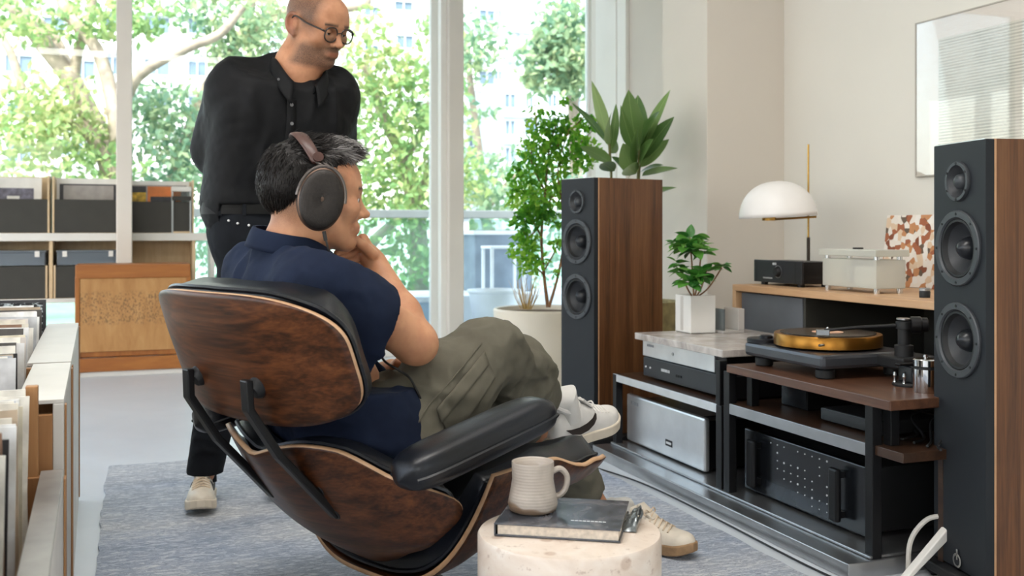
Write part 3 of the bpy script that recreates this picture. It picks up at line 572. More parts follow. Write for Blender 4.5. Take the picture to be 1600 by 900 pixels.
# stone slab and the stack under it
n = N('pink_grey_marble'); co = n.co(); a = n.noise(co, 6, 7, .65, 1.6); n.col(n.ramp(a, [(.3, '#8e867f'), (.48, '#b3aaa4'), (.6, '#c9c1bb'), (.75, '#dbd5d0')])); n.set(rough=.25); m_slab = n.m
tag(MB().box(1.925, 2.44, 3.115, 3.79, .508, .535).build('stone_slab', m_slab, None, .003), 'grey pink marble slab on top of the stacked components', 'slab')
def text_strip(parent, name, pts, mat, x, y, z, s=.004):
    """a printed word as a run of tiny bars on a faceplate whose face looks along -x"""
    b = MB()
    for k, w in enumerate(pts): b.box(x-.0006, x, y-k*s*1.25-s*w, y-k*s*1.25, z, z+s*1.6)
    return b.build(name, mat, parent)
m_lett = plain('grey_lettering', '#7b7d80', .5); m_lettw = plain('white_lettering', '#d5d7d9', .5)
t = thing('amplifier', 'slim amplifier with a silver faceplate, under the marble slab', 'amplifier', (2.18, 3.47, .435))
bx('case', -.205, .24, -.30, .33, 0, .073, m_frame, t, .003); bx('faceplate', -.215, -.205, -.235, .325, .004, .071, m_alu, t, .002)
text_strip(t, 'lettering', [.8, .5, .9, .6, .8, .7, .9, .5], m_lett, -.2151, .285, .045, .006)
b = MB(); M = Matrix.Translation((-.2152, .07, .037)) @ Matrix.Rotation(-PI/2, 4, 'Y'); b.cyl(.006, 0, .003, 16, M); b.build('power_button', m_steel, t)
t = thing('amplifier', 'slim black amplifier on the upper shelf, under the silver faced one', 'amplifier', (2.18, 3.47, .345))
bx('case', -.205, .24, -.33, .33, .01, .09, m_frame, t, .003); bx('faceplate', -.212, -.205, -.33, .325, .012, .088, plain('dark_faceplate', '#34363a', .35, .4, .03), t, .002)
text_strip(t, 'lettering', [.8, .9, .7, .8, .9, .6, .8, .9], m_lettw, -.2121, .17, .047, .007)
for yy in (.30, .26): 
    b = MB(); b.cyl(.004, 0, .004, 12, Matrix.Translation((-.212, yy, .05)) @ Matrix.Rotation(-PI/2, 4, 'Y')); b.build('indicator', m_lettw, t)
b = MB()
for yy in (.045, .03, .012): b.cyl(.005, 0, .004, 12, Matrix.Translation((-.212, yy, .045)) @ Matrix.Rotation(-PI/2, 4, 'Y'))
b.build('buttons', m_rubber, t)
for sy in (-.28, .28):
    MB().cyl(.02, 0, .011, 16).build('foot', m_rubber, t).location = (-.16, sy, 0); MB().cyl(.02, 0, .011, 16).build('foot', m_rubber, t).location = (.18, sy, 0)
t = thing('amplifier', 'large silver fronted power amplifier on the bottom shelf at the left', 'amplifier', (2.19, 3.60, .055))
bx('case', -.20, .2, -.275, .29, .012, .19, m_frame, t, .003); bx('faceplate', -.225, -.20, -.295, .345, .006, .205, m_alu, t, .008)
bx('display', -.2262, -.225, -.055, .0, .05, .075, m_rubber, t, 0); text_strip(t, 'lettering', [.9, .6, .8, .9, .7, .9], m_lett, -.2252, .30, .165, .009)
bx('display_text', -.2268, -.2262, -.048, -.007, .058, .067, m_lettw, t, 0)
for sy in (-.22, .25): MB().cyl(.022, 0, .013, 16).build('foot', m_rubber, t).location = (-.15, sy, 0)
MB().box(-.195, .19, -.2, .25, .19, .194).build('vent_plate', plain('vent_metal', '#2a2b2d', .3, .6), t)
# black power amplifier with handles
n = N('dotted_black_faceplate'); co = n.co((1, 1, 1)); n.set(rough=.22); n.col(n.ramp(n.noise(co, 8, 3), [(.3, '#101215'), (.7, '#1d2024')])); m_gloss = n.m
t = thing('power_amplifier', 'black power amplifier with two handles and silver dots on the bottom shelf', 'amplifier', (2.23, 2.745, .055))
bx('case', -.22, .19, -.30, .31, .014, .205, m_rubber, t, .004); bx('faceplate', -.245, -.22, -.315, .325, .006, .212, m_gloss, t, .004)
for y in (.235, -.205):
    h = bx('handle', -.285, -.265, y-.022, y+.022, .03, .19, m_frame, t, .008); bx('handle_post', -.266, -.245, y-.012, y+.012, .04, .06, m_frame, h, .002); bx('handle_post', -.266, -.245, y-.012, y+.012, .16, .18, m_frame, h, .002)
b = MB(); rg = random.Random(5); Mx = Matrix.Rotation(-PI/2, 4, 'Y')
for k in range(9):
    for j in range(7):
        if rg.random() < .62: b.cyl(.0022+.0012*(rg.random() < .2), 0, .002, 8, Matrix.Translation((-.245, .165-k*.037, .035+j*.026)) @ Mx)
b.build('indicator_dots', m_lettw, t); bx('lower_panel', -.2462, -.245, -.17, .19, .014, .06, plain('smoked_panel', '#2c3036', .25, .2), t, 0)
for sy in (-.22, .24): MB().cyl(.022, 0, .015, 16).build('foot', m_rubber, t).location = (-.15, sy, 0)
# streamer and leads on the middle shelf
t = thing('network_streamer', 'small flat black box on the middle shelf under the turntable', 'audio box', (2.1, 2.52, .36)); bx('case', -.1, .12, -.13, .14, .006, .045, m_rubber, t, .003); bx('faceplate', -.104, -.1, -.13, .14, .008, .043, m_gloss, t, .001)
for sx in (-.07, .09):
    for sy in (-.1, .1): MB().cyl(.01, 0, .007, 10).build('foot', m_rubber, t).location = (sx, sy, 0)
t = thing('power_supply', 'black power box at the far end of the middle shelf', 'audio box', (2.16, 2.90, .36)); bx('case', -.09, .09, -.07, .07, 0, .07, m_frame, t, .003); bx('front_plate', -.094, -.09, -.068, .068, .004, .066, m_gloss, t, .001)
b = MB()
for k in range(4):
    y = 2.34+.05*k; b.tube(spline([(2.25+.03*k, y, .395), (2.2+.02*k, y-.06, .44), (2.12, y-.1+.03*k, .415), (2.05+.02*k, y-.12, .37), (2.02, y-.16, .366)], 6), .004, 6)
b.build('signal_cables', m_rubber, None, smooth=True); tag(C.objects['signal_cables'], 'loose black signal cables on the middle shelf under the turntable', 'cable')
b = MB(); b.tube(spline([(1.66, 3.86, .014), (1.74, 3.66, .006), (1.785, 3.40, .005), (1.79, 2.95, .005), (1.78, 2.5, .005), (1.785, 2.3, .005)], 8), .0032, 6)
fc = b.build('floor_cable', m_rubber, None, smooth=True); tag(fc, 'thin black cable lying on the floor along the rack', 'cable')

# ------------------------------------------------------------------ turntable
m_plinth = plain('satin_anthracite', '#4b4d52', .3, .5, .02)
m_gold = plain('brushed_gold', '#9c6c2c', .3, .9, .05, 4)
n = N('vinyl_grooves'); co = n.co(); t_ = n.n.new('ShaderNodeTexCoord'); vl = n.n.new('ShaderNodeVectorMath'); vl.operation = 'LENGTH'; n.l.new(t_.outputs['Object'], vl.inputs[0])
mt = n.n.new('ShaderNodeMath'); mt.operation = 'MULTIPLY'; mt.inputs[1].default_value = 900; n.l.new(vl.outputs['Value'], mt.inputs[0]); sn = n.n.new('ShaderNodeMath'); sn.operation = 'SINE'; n.l.new(mt.outputs[0], sn.inputs[0])
n.col(n.ramp(n.noise(co, 5), [(.3, '#0d0d0e'), (.7, '#161617')])); n.set(rough=.22); n.bump(sn.outputs[0], .12, .0006); m_vinyl = n.m
tt = thing('turntable', 'dark grey turntable with a golden platter on the walnut shelf', 'turntable', (2.135, 2.81, .495))
bx('plinth', -.175, .185, -.205, .225, .032, .077, m_plinth, tt, .012)
bx('armboard', .03, .185, -.32, -.19, .036, .072, m_rubber, tt, .006)
for x, y in ((-.13, .17), (-.13, -.16), (.14, .17), (.13, -.16)): MB().lathe([(.026, 0), (.03, .004), (.03, .026), (.024, .032)], 24).build('foot', m_rubber, tt, smooth=True).location = (x, y, 0)
pt = MB().lathe([(.165, .082), (.172, .084), (.172, .119), (.170, .122), (.02, .122)], 72).build('platter', m_gold, tt, smooth=True); pt.location = (.0, .0, 0)
rc = MB().lathe([(.152, 0), (.1525, .0012), (.152, .0024), (.003, .0024)], 72).build('record', m_vinyl, tt, smooth=True); rc.location = (0, 0, .1225)
MB().lathe([(.05, 0), (.05, .0006)], 48).build('record_label', plain('record_label_paper', '#d9a98a', .5, var=.1, scale=40), rc).location = (0, 0, .0025)
MB().lathe([(.004, 0), (.004, .014), (.002, .017)], 12).build('spindle', m_chrome, tt, smooth=True).location = (0, 0, .124)
b = MB(); b.lathe([(.055, 0), (.055, .012), (.05, .015)], 36, Matrix.Translation((-.12, .19, .077))); b.lathe([(.022, 0), (.022, .024), (.018, .027)], 24, Matrix.Translation((-.125, .165, .077))); b.build('motor_pulley', plain('blue_black_pulley', '#15171f', .35, .3), tt, smooth=True)
ta = MB(); ta.lathe([(.028, .072), (.028, .105), (.018, .108), (.018, .155), (.024, .156), (.024, .178), (.016, .182)], 28, Matrix.Translation((.085, -.26, 0))); tam = ta.build('tonearm_base', m_rubber, tt, smooth=True)
MB().tube([V(.085, -.26, .166), V(-.03, -.19, .157), V(-.115, -.135, .146)], [.007, .0055, .005], 12).build('arm_tube', m_frame, tam, smooth=True)
hs = MB(); hs.box(-.012, .028, -.011, .011, -.012, .006, align(V(-.125, -.128, .142), (0, 0, 1)) @ Matrix.Rotation(math.radians(148), 4, 'Z')); hs.build('headshell', plain('headshell_silver', '#8f9398', .25, .8), tam, .002)
cw = MB(); cw.lathe([(.02, 0), (.026, .003), (.026, .03), (.022, .034), (.022, .05), (.015, .053)], 28, align(V(.098, -.272, .168), Vector((.8, -.55, .03)))); cw.build('counterweight', m_frame, tam, smooth=True)
MB().lathe([(.022, 0), (.022, .004)], 20, Matrix.Translation((.085, -.26, .184))).build('pivot_cap', m_steel, tam)
b = MB(); b.tube([V(.158, -.10, .103), V(.13, -.115, .104)], .004, 8); hl = b.build('speed_marker', m_chrome, tt)
hl.parent = tt; hl.location = (-.29, -.055, 0)
# small things by the turntable
t = thing('steel_canister', 'polished steel canister with a black ring on the walnut shelf', 'canister', (2.10, 2.325, .495))
MB().lathe([(.033, 0), (.034, .002), (.034, .066), (.032, .067)], 40).build('body', m_chrome, t, smooth=True); MB().cyl(.0315, .067, .074, 36).build('ring', m_rubber, t); MB().lathe([(.032, .074), (.034, .075), (.034, .092), (.03, .095)], 40).build('lid', m_chrome, t, smooth=True); MB().lathe([(.004, .095), (.006, .1), (.004, .106)], 16).build('knob', m_chrome, t, smooth=True)
t = thing('glass_tumbler', 'small clear glass beside the polished canister', 'glass', (2.165, 2.268, .495)); MB().lathe([(.024, 0), (.027, .05), (.025, .05), (.022, .004), (.001, .004)], 28, cap=False).build('body', m_acr, t, smooth=True)
t = thing('stylus_gauge', 'small black stylus gauge with chrome posts beside the canister', 'gauge', (2.14, 2.44, .495))
MB().lathe([(.045, 0), (.046, .006), (.042, .01)], 28).build('base', m_rubber, t, smooth=True); bx('body', -.012, .03, -.03, .03, .01, .06, m_gloss, t, .004); bx('top_arm', -.04, .04, -.012, .012, .06, .068, m_frame, t, .003)
for q in (-.02, .02): MB().lathe([(.005, 0), (.003, .012), (.006, .02), (.003, .03)], 12).build('chrome_post', m_chrome, t, smooth=True).location = (-.032, q, .01)
# white angled stand on the floor by the near speaker
t = thing('white_stand', 'white angled metal stand with a silver roller on the floor beside the near speaker', 'stand', (2.06, 2.12, 0))
m_wst = plain('white_powdercoat', '#e3e0da', .4, var=.02)
Mq = Matrix.Translation((0, 0, 0)) 
MB().prism([(-.17, .0), (-.155, .0), (.06, .155), (.06, .175), (.035, .175)], -.012, .012, Matrix.Translation((0, .09, 0)) @ Matrix.Rotation(PI/2, 4, 'X')).build('side_bracket', m_wst, t, .003)
bx('base_plate', -.17, .30, -.13, .12, 0, .008, m_wst, t, .003)
MB().cyl(.018, -.05, .05, 20, Matrix.Translation((.05, .06, .19)) @ Matrix.Rotation(PI/2, 4, 'X')).build('roller', m_chrome, t, smooth=True)
MB().tube(spline([(.03, .1, .172), (-.02, .13, .16), (-.06, .15, .10), (-.07, .15, .01)], 6), .007, 8).build('hose', plain('pale_hose', '#cfcac2', .5), t, smooth=True)

# ------------------------------------------------------------------ oak cabinet behind the rack and what stands on it
m_oak = wood('light_oak', ['#b98d66', '#cda47c', '#dcb892'], 'y', 1, .45, 9, 10)
m_oakz = wood('light_oak_upright', ['#b98d66', '#cda47c', '#dcb892'], 'z', 1, .45, 9, 10)
ck = thing('oak_sideboard', 'light oak sideboard with dark doors against the right wall', 'sideboard', (2.76, 2.95, 0)); KX, KY = 2.76, 2.95
def kb(name, x0, x1, y0, y1, z0, z1, m, b=.002, parent=None): return bx(name, x0-KX, x1-KX, y0-KY, y1-KY, z0, z1, m, parent or ck, b)
kb('top_panel', 2.45, 3.08, 2.02, 3.885, .692, .72, m_oak, .003); kb('side_panel', 2.45, 3.08, 3.857, 3.885, .02, .692, m_oakz); kb('side_panel', 2.45, 3.08, 2.02, 2.048, .02, .692, m_oakz)
kb('back_panel', 3.06, 3.075, 2.05, 3.855, .02, .69, m_black, 0); kb('bottom_panel', 2.45, 3.08, 2.05, 3.857, .02, .045, m_oak)
dr = kb('door', 2.475, 2.493, 3.415, 3.850, .05, .685, plain('slate_door', '#63676d', .5, .1, .03), .002)
kb('partition', 2.475, 3.06, 3.395, 3.41, .045, .69, m_black); kb('inner_shelf', 2.5, 3.05, 2.05, 3.395, .40, .418, m_black)
t = thing('integrated_amplifier', 'small black amplifier with one round knob on the oak sideboard', 'amplifier', (2.64, 3.70, .72))
bx('case', -.075, .085, -.165, .165, .014, .105, m_frame, t, .003); bx('faceplate', -.088, -.075, -.172, .172, .012, .108, plain('dark_faceplate', '#34363a'), t, .003)
M = Matrix.Translation((-.088, -.01, .06)) @ Matrix.Rotation(-PI/2, 4, 'Y'); MB().lathe([(.02, 0), (.019, .012), (.016, .016)], 28, M).build('knob', m_rubber, t, smooth=True)
MB().lathe([(.024, 0), (.027, 0), (.027, .002), (.024, .002)], 28, M, cap=False).build('knob_ring', m_steel, t)
text_strip(t, 'lettering', [.9, .7, .8, .6], m_lettw, -.0881, .03, .088, .006); text_strip(t, 'lettering', [.5]*14, m_lettw, -.0881, .1, .028, .004)
for y in (.15, -.13): bx('trim_line', -.0886, -.088, y-.001, y+.001, .014, .106, m_rubber, t, 0)
for sy in (-.13, .13): MB().cyl(.015, 0, .015, 16).build('foot', m_rubber, t).location = (-.06, sy, 0); MB().cyl(.015, 0, .015, 16).build('foot', m_rubber, t).location = (.06, sy, 0)
# table lamp: half-dome shade hung from a brass rod
m_brass = plain('brass', '#b8934f', .25, 1.0, .03); m_shade = plain('white_shade', '#f3f0ee', .35, 0, .01)
lp = thing('table_lamp', 'brass rod table lamp with a white half dome shade on the sideboard', 'lamp', (2.80, 3.82, .72))
MB().lathe([(.075, 0), (.078, .004), (.075, .012), (.012, .016), (.012, .03)], 32).build('base', m_blackm, lp, smooth=True)
MB().tube([(0, 0, .016), (0, 0, .205)], .0075, 12).build('lower_rod', plain('dark_bronze', '#3b332b', .35, .6), lp, smooth=True); MB().tube([(0, 0, .2), (0, 0, .618)], .0045, 10).build('rod', m_brass, lp, smooth=True)
cdir = Vector((-.939, .344, 0)); cen = cdir*.135+Vector((0, 0, .295))
prof = [(.170*math.cos(a)**.9 if a < PI/2 else .001, .16*math.sin(a)) for a in [i*PI/2/14 for i in range(15)]]
sd = MB().lathe(prof, 48, Matrix.Translation(cen) @ Matrix.Rotation(math.radians(-3), 4, Vector((.344, .939, 0))), cap=False).build('shade', m_shade, lp, smooth=True, solid=.004, offset=-1, angle=80)
MB().tube([cen+cdir*.05+V(0, 0, -.012), -cdir*.035+V(0, 0, .296)], .005, 10).build('arm', m_brass, lp, smooth=True)
MB().lathe([(.03, 0), (.03, .02), (.012, .026)], 20, Matrix.Translation(cen+cdir*.04+V(0, 0, -.016))).build('socket', m_brass, lp, smooth=True)
# clear acrylic case
ac = thing('acrylic_case', 'clear acrylic display case with steel pillars on the sideboard', 'case', (2.70, 3.23, .72))
m_ac2 = glass('acrylic_block', '#f3f3ea', .05, 1.0, .5)
bx('case', -.145, -.01, -.15, .165, .018, .125, m_ac2, ac, .003); bx('top_plate', -.155, 0, -.16, .175, .137, .162, m_ac2, ac, .003)
for sx in (-.13, -.025):
    for sy in (-.135, .15): MB().cyl(.012, 0, .02, 16).build('foot', m_chrome, ac, smooth=True).location = (sx, sy, 0); MB().cyl(.011, .125, .138, 16).build('pillar', m_chrome, ac, smooth=True).location = (sx, sy, 0)
bx('pale_insert', -.13, -.11, .06, .155, .03, .115, m_sl['cream'], ac, .002); bx('pale_insert', -.125, -.04, -.12, .0, .03, .10, m_sl['white'], ac, .002); bx('dark_insert', -.10, -.04, .02, .05, .03, .11, m_sl['dark'], ac, .002); bx('screw_cap', -.06, -.03, .06, .09, .162, .168, m_rubber, ac, .002)
# patterned art panel leaning on the wall
n = N('triangle_mosaic'); c0 = n.co((1, 1, 1)); vv = n.voro(c0, 42, 'F1', 'Color'); sp_ = n.n.new('ShaderNodeSeparateColor'); n.l.new(vv, sp_.inputs[0])
n.col(n.ramp(sp_.outputs[0], [(0, '#ece4da'), (.22, '#c98f62'), (.36, '#f0ebe4'), (.5, '#a86443'), (.6, '#e3c9ac'), (.72, '#8a4f36'), (.82, '#efe7dd'), (.93, '#6b5b4c')], 'CONSTANT')); n.set(rough=.6); m_mos = n.m
ap = thing('patterned_artwork', 'cream and rust triangle patterned panel leaning on the wall', 'art panel', (2.99, 3.30, .72)); ap.rotation_euler = (0, math.radians(7), 0)
bx('panel', -.012, .0, -.26, .265, 0, .30, m_mos, ap, .002); bx('backing', 0, .008, -.255, .26, .004, .296, m_ash, ap, .001)
vs_ = thing('glass_bottle', 'green glass bottle on the sideboard behind the near speaker', 'bottle', (2.62, 2.715, .72))
MB().lathe([(.03, 0), (.034, .01), (.034, .05), (.022, .085), (.012, .10), (.012, .13), (.015, .135)], 28, cap=False).build('body', glass('green_glass', '#b9c3a6', .02, 1.0, .2), vs_, smooth=True); MB().cyl(.035, -.0, .02, 28).build('base_band', plain('amber_wax', '#b9a568', .4), vs_)
t = thing('small_jar', 'tiny black jar with a silver lid beside the acrylic case', 'jar', (2.58, 2.86, .72)); MB().lathe([(.018, 0), (.019, .02), (.017, .024)], 20).build('body', m_rubber, t, smooth=True); MB().lathe([(.019, .024), (.019, .032), (.015, .034)], 20).build('lid', m_steel, t, smooth=True)
# framed print on the wall
n = N('lined_print'); c0 = n.co((1, 1, 1)); wv = n.wave(n.co((1, .02, 1)), 26, 2.0, 3, 3, 'Z'); nz = n.noise(c0, 9, 5, .6, .5)
n.col(n.mix(n.ramp(nz, [(.3, (.25,)*3+(1,)), (.75, (.9,)*3+(1,))]), '#e4dfd2', n.ramp(wv, [(.35, '#e3decf'), (.6, '#a9a491'), (.8, '#87826f')]))); n.set(rough=.5); m_print = n.m
pc = thing('framed_print', 'framed print of fine horizontal lines with a cream mat on the right wall', 'picture', (3.1, 2.95, 1.18))
m_fr = plain('grey_frame', '#b5b0a7', .4)
for y0, y1, z0, z1 in ((-.53, .527, 0, .006), (-.53, .527, .644, .65), (.521, .527, .006, .644), (-.53, -.524, .006, .644)): bx('frame_bar', -.016, -.001, y0, y1, z0, z1, m_fr, pc, .001)
bx('mat_board', -.011, -.003, -.524, .521, .006, .644, plain('mat_cream', '#f1e7dd', .7, var=.01), pc, 0); bx('print', -.0118, -.011, -.42, .395, .085, .56, m_print, pc, 0)
bx('glazing', -.0145, -.0135, -.524, .521, .006, .644, glass('picture_glass', '#ffffff', 0, .35), pc, 0)

# ------------------------------------------------------------------ lounge chair (own frame: x forward, y to its left)
n = N('rosewood_shell'); co = n.co((1, .045, 1.0)); a = n.noise(co, 48, 5, .6, .5); b = n.noise(n.co((1, .02, 1)), 190, 3, .6); w_ = n.noise(n.co((1, .12, 1)), 9, 3, .5, .5)
f = n.mix(.25, n.mix(.35, a, w_), b); n.col(n.ramp(f, [(.33, '#120803'), (.43, '#2c160a'), (.51, '#482713'), (.58, '#5c341b'), (.70, '#784926')])); n.set(rough=.36, spec=.35); n.bump(b, .05, .002); m_rose = n.m
m_plyedge = wood('ply_edge', ['#a9805c', '#c39b76', '#d3b292'], 'x', 1, .5)
n = N('black_leather'); co = n.co(); n.col(n.ramp(n.noise(co, 6, 4), [(.3, '#0b0d11'), (.7, '#161a22')])); n.set(rough=.33, spec=.4); vo = n.voro(co, 260); n.bump(n.mix(.5, vo, n.noise(co, 30, 4)), .09, .003); m_leather = n.m
CHAIR = (.4915, 2.333, 0); CH_ROT = math.radians(24.9)
ch = thing('lounge_chair', 'moulded rosewood lounge chair with black leather cushions and arm pads', 'chair', CHAIR, CH_ROT)
def shell(name, fn, nu, nv, thick, mat, edge=True):
    """moulded plywood: outer face, inner face and a pale ply edge round the rim"""
    P0 = [[Vector(fn(-1+2*i/(nu-1), -1+2*j/(nv-1))) for i in range(nu)] for j in range(nv)]
    b = MB()
    for row in P0: b.v += [tuple(p) for p in row]
    b.f = [(j*nu+i, j*nu+i+1, (j+1)*nu+i+1, (j+1)*nu+i) for j in range(nv-1) for i in range(nu-1)]
    o = b.build(name, mat, ch, smooth=True, solid=thick, offset=1, angle=70)
    o.data.materials.append(m_plyedge); md = o.modifiers['thick']; md.material_offset_rim = 1; md.use_even_offset = True
    return o, P0
def sq(u, v, n_=4, cu=.2, cv=.22): return u*(1-cu*abs(v)**n_), v*(1-cv*abs(u)**n_)
def lerp(t, pts):
    for (t0, a), (t1, b_) in zip(pts, pts[1:]):
        if t <= t1: k = (t-t0)/(t1-t0); return a+(b_-a)*k
    return pts[-1][1]
def smooth_lerp(t, pts):
    """monotone-ish Catmull-Rom through (t, value)"""
    ts = [p[0] for p in pts]; vs = [p[1] for p in pts]
    for i in range(len(pts)-1):
        if t <= ts[i+1] or i == len(pts)-2:
            k = (t-ts[i])/(ts[i+1]-ts[i]); p0 = vs[max(i-1, 0)]; p1 = vs[i]; p2 = vs[i+1]; p3 = vs[min(i+2, len(vs)-1)]
            return .5*((2*p1)+(p2-p0)*k+(2*p0-5*p1+4*p2-p3)*k*k+(3*p1-p0-3*p2+p3)*k**3)
def headrest(u, v, off=0):
    x, y = sq(u, v, 4, .15, .25); sp = smooth_lerp(y, [(-1, -.318), (-.3, -.352), (.4, -.385), (1, -.405)])
    return (sp+.085*abs(x)**2.2+off, .355*x, .697+.133*y+.006*abs(x)**3)
def lowerback(u, v, off=0):
    t = (v+1)/2; a_ = abs(u); s = u*(1-.07*t**10); t = t*(1-.13*a_**7); a_ = abs(s)
    W = smooth_lerp(t, [(0, .16), (.35, .305), (.7, .378), (1, .40)]); sp = smooth_lerp(t, [(0, .005), (.3, -.105), (.65, -.205), (1, -.285)])
    zc = smooth_lerp(t, [(0, .208), (.3, .278), (.65, .385), (1, .486)])
    wrap = smooth_lerp(t, [(0, .0), (.3, .055), (.65, .165), (1, .275)])
    ztop = .034*math.sin(PI*min(a_/.72, 1))-.075*max(0, (a_-.5)/.5)**1.3
    return (sp+wrap*a_**2.1+off, W*(s if a_ < .001 else math.copysign(a_**.92, s)), zc+ztop*t*t+(.05*a_**2)*(1-t))
def seatpan(u, v, off=0):
    t = (v+1)/2; s, a_ = u, abs(u); x = .0+.465*t+.045*a_**2*(1-t)**2
    W = smooth_lerp(t, [(0, .375), (.25, .385), (.6, .375), (.9, .35), (1, .325)])
    zc = smooth_lerp(t, [(0, .172), (.2, .188), (.5, .262), (.8, .305), (1, .312)])
    rise = smooth_lerp(t, [(0, .275), (.2, .268), (.45, .205), (.7, .13), (.85, .115), (1, .105)])
    return (x+.03*t*(1-a_**3), W*s, zc+rise*a_**3.4+off)
shell('headrest_shell', headrest, 40, 26, .011, m_rose)
shell('back_shell', lowerback, 48, 26, .011, m_rose)
shell('seat_shell', seatpan, 40, 34, .011, m_rose)
def cushion(name, fn, nu, nv, thick, inset=.93, dirn=None):
    """padded leather cushion lying in a shell, thickest in the middle, with rounded rims"""
    b = MB(); top = []; bot = []
    for j in range(nv):
        for i in range(nu):
            u, v = -1+2*i/(nu-1), -1+2*j/(nv-1); p = Vector(fn(u*inset, v*inset)); e = max(abs(u), abs(v))
            q = Vector(fn(u*inset*.99+.001, v*inset)); r_ = Vector(fn(u*inset, v*inset*.99+.001))
            nn = dirn(u, v) if dirn else Vector((1, 0, 0)); prof_ = (1-e**6)**.4
            bot.append(p+nn*.013); top.append(p+nn*(.014+thick*prof_+.004*mnoise.noise(p*14)))
    k = nu*nv; b.v = [tuple(q) for q in top+bot]
    b.f = [(j*nu+i, j*nu+i+1, (j+1)*nu+i+1, (j+1)*nu+i) for j in range(nv-1) for i in range(nu-1)]; b.f += [tuple(x+k for x in reversed(f)) for f in b.f]
    rim = [i for i in range(nu)]+[j*nu+nu-1 for j in range(1, nv)]+[(nv-1)*nu+i for i in range(nu-2, -1, -1)]+[j*nu for j in range(nv-2, 0, -1)]
    b.f += [(rim[i], rim[(i+1) % len(rim)], rim[(i+1) % len(rim)]+k, rim[i]+k) for i in range(len(rim))]
    o = b.build(name, m_leather, ch, smooth=True, angle=80)
    MB().tube([tuple(top[i]*.5+bot[i]*.5) for i in rim]+[tuple(top[rim[0]]*.5+bot[rim[0]]*.5)], .0055, 6).build('piping', m_leather, o, smooth=True)
    return o
cushion('headrest_cushion', headrest, 30, 20, .085, .99, lambda u, v: Vector((.94, -.30*u, .18+.42*max(0, v)**2)).normalized())
cushion('back_cushion', lowerback, 34, 22, .06, .95, lambda u, v: Vector((.75, -.62*u, .35)).normalized())
cushion('seat_cushion', seatpan, 32, 26, .10, .955, lambda u, v: Vector((-.08, -.30*u, .93)).normalized())
for s in (-1, 1):        # arm pads, tilted up to the front
    A = Vector((-.215, s*.392, .478)); B_ = Vector((.185, s*.410, .566)); ax = (B_-A).normalized(); L = (B_-A).length; sd_ = Vector((0, 1, 0)); up_ = ax.cross(sd_)*(-1 if ax.cross(sd_).z < 0 else 1)
    def pad(u, v, A=A, ax=ax, sd_=sd_, up_=up_, L=L):
        th = 2*PI*u; e = math.sin(PI*min(max(v, .0), 1)); w = (1-abs(2*v-1)**7)**(1/2.2); c_, s_ = math.cos(th), math.sin(th)
        sup = lambda q, p_: math.copysign(abs(q)**p_, q)
        return A+ax*(L*v)+sd_*(.055*w*sup(c_, .62))+up_*(.040*w*sup(s_, .72)+.008*w)
    ap_ = MB().grid(pad, 36, 30, True).build('arm_pad', m_leather, ch, smooth=True, angle=80)
    MB().tube([pad(.0 if s > 0 else .5, .04+.92*k/24)+up_*(-.004)+sd_*(.001*s) for k in range(25)], .0045, 6).build('piping', m_leather, ap_, smooth=True)
    MB().tube([pad(.5 if s > 0 else .0, .04+.92*k/24)+up_*(-.004) for k in range(25)], .0045, 6).build('piping', m_leather, ap_, smooth=True)
for s in (-1, 1):        # braces joining headrest and back, with rubber mounts
    p0 = Vector((-.375, s*.118, .655)); p1 = Vector((-.372, s*.120, .60)); p2 = Vector((-.305, s*.122, .50)); p3 = Vector((-.168, s*.122, .355))
    pts_ = [p0, p1, p2, (p2+p3)/2, p3]; b = MB()
    for q0, q1 in zip(pts_, pts_[1:]):
        d_ = (q1-q0); M = align(q0, d_); Ln = d_.length
        side = Vector((0, 1, 0)); nrm = d_.cross(side).normalized()
        c8 = [q+side*sy*.013+nrm*sn*.008 for q in (q0-d_.normalized()*.004, q1+d_.normalized()*.004) for sy in (-1, 1) for sn in (-1, 1)]
        b.add(c8, [(0, 1, 3, 2), (4, 6, 7, 5), (0, 4, 5, 1), (2, 3, 7, 6), (0, 2, 6, 4), (1, 5, 7, 3)])
    br = b.build('brace', m_blackm, ch, .003)
    for q, dd in ((Vector((-.345, s*.118, .645)), .04), (p2*.35+p3*.65+V(.02, 0, .02), .035), (p3+V(.012, 0, .014), .03)):
        MB().lathe([(.02, -.018), (.022, -.01), (.022, .012), (.017, .02)], 20, align(q, Vector((-.8, 0, -.55)))).build('rubber_mount', m_rubber, br, smooth=True)
m_pol = plain('polished_aluminium', '#c8ccd1', .16, 1.0, .02)
MB().lathe([(.045, .07), (.045, .11), (.03, .13), (.03, .20), (.06, .205), (.06, .205)], 28, Matrix.Translation((.12, 0, -.015))).build('column', m_pol, ch, smooth=True)
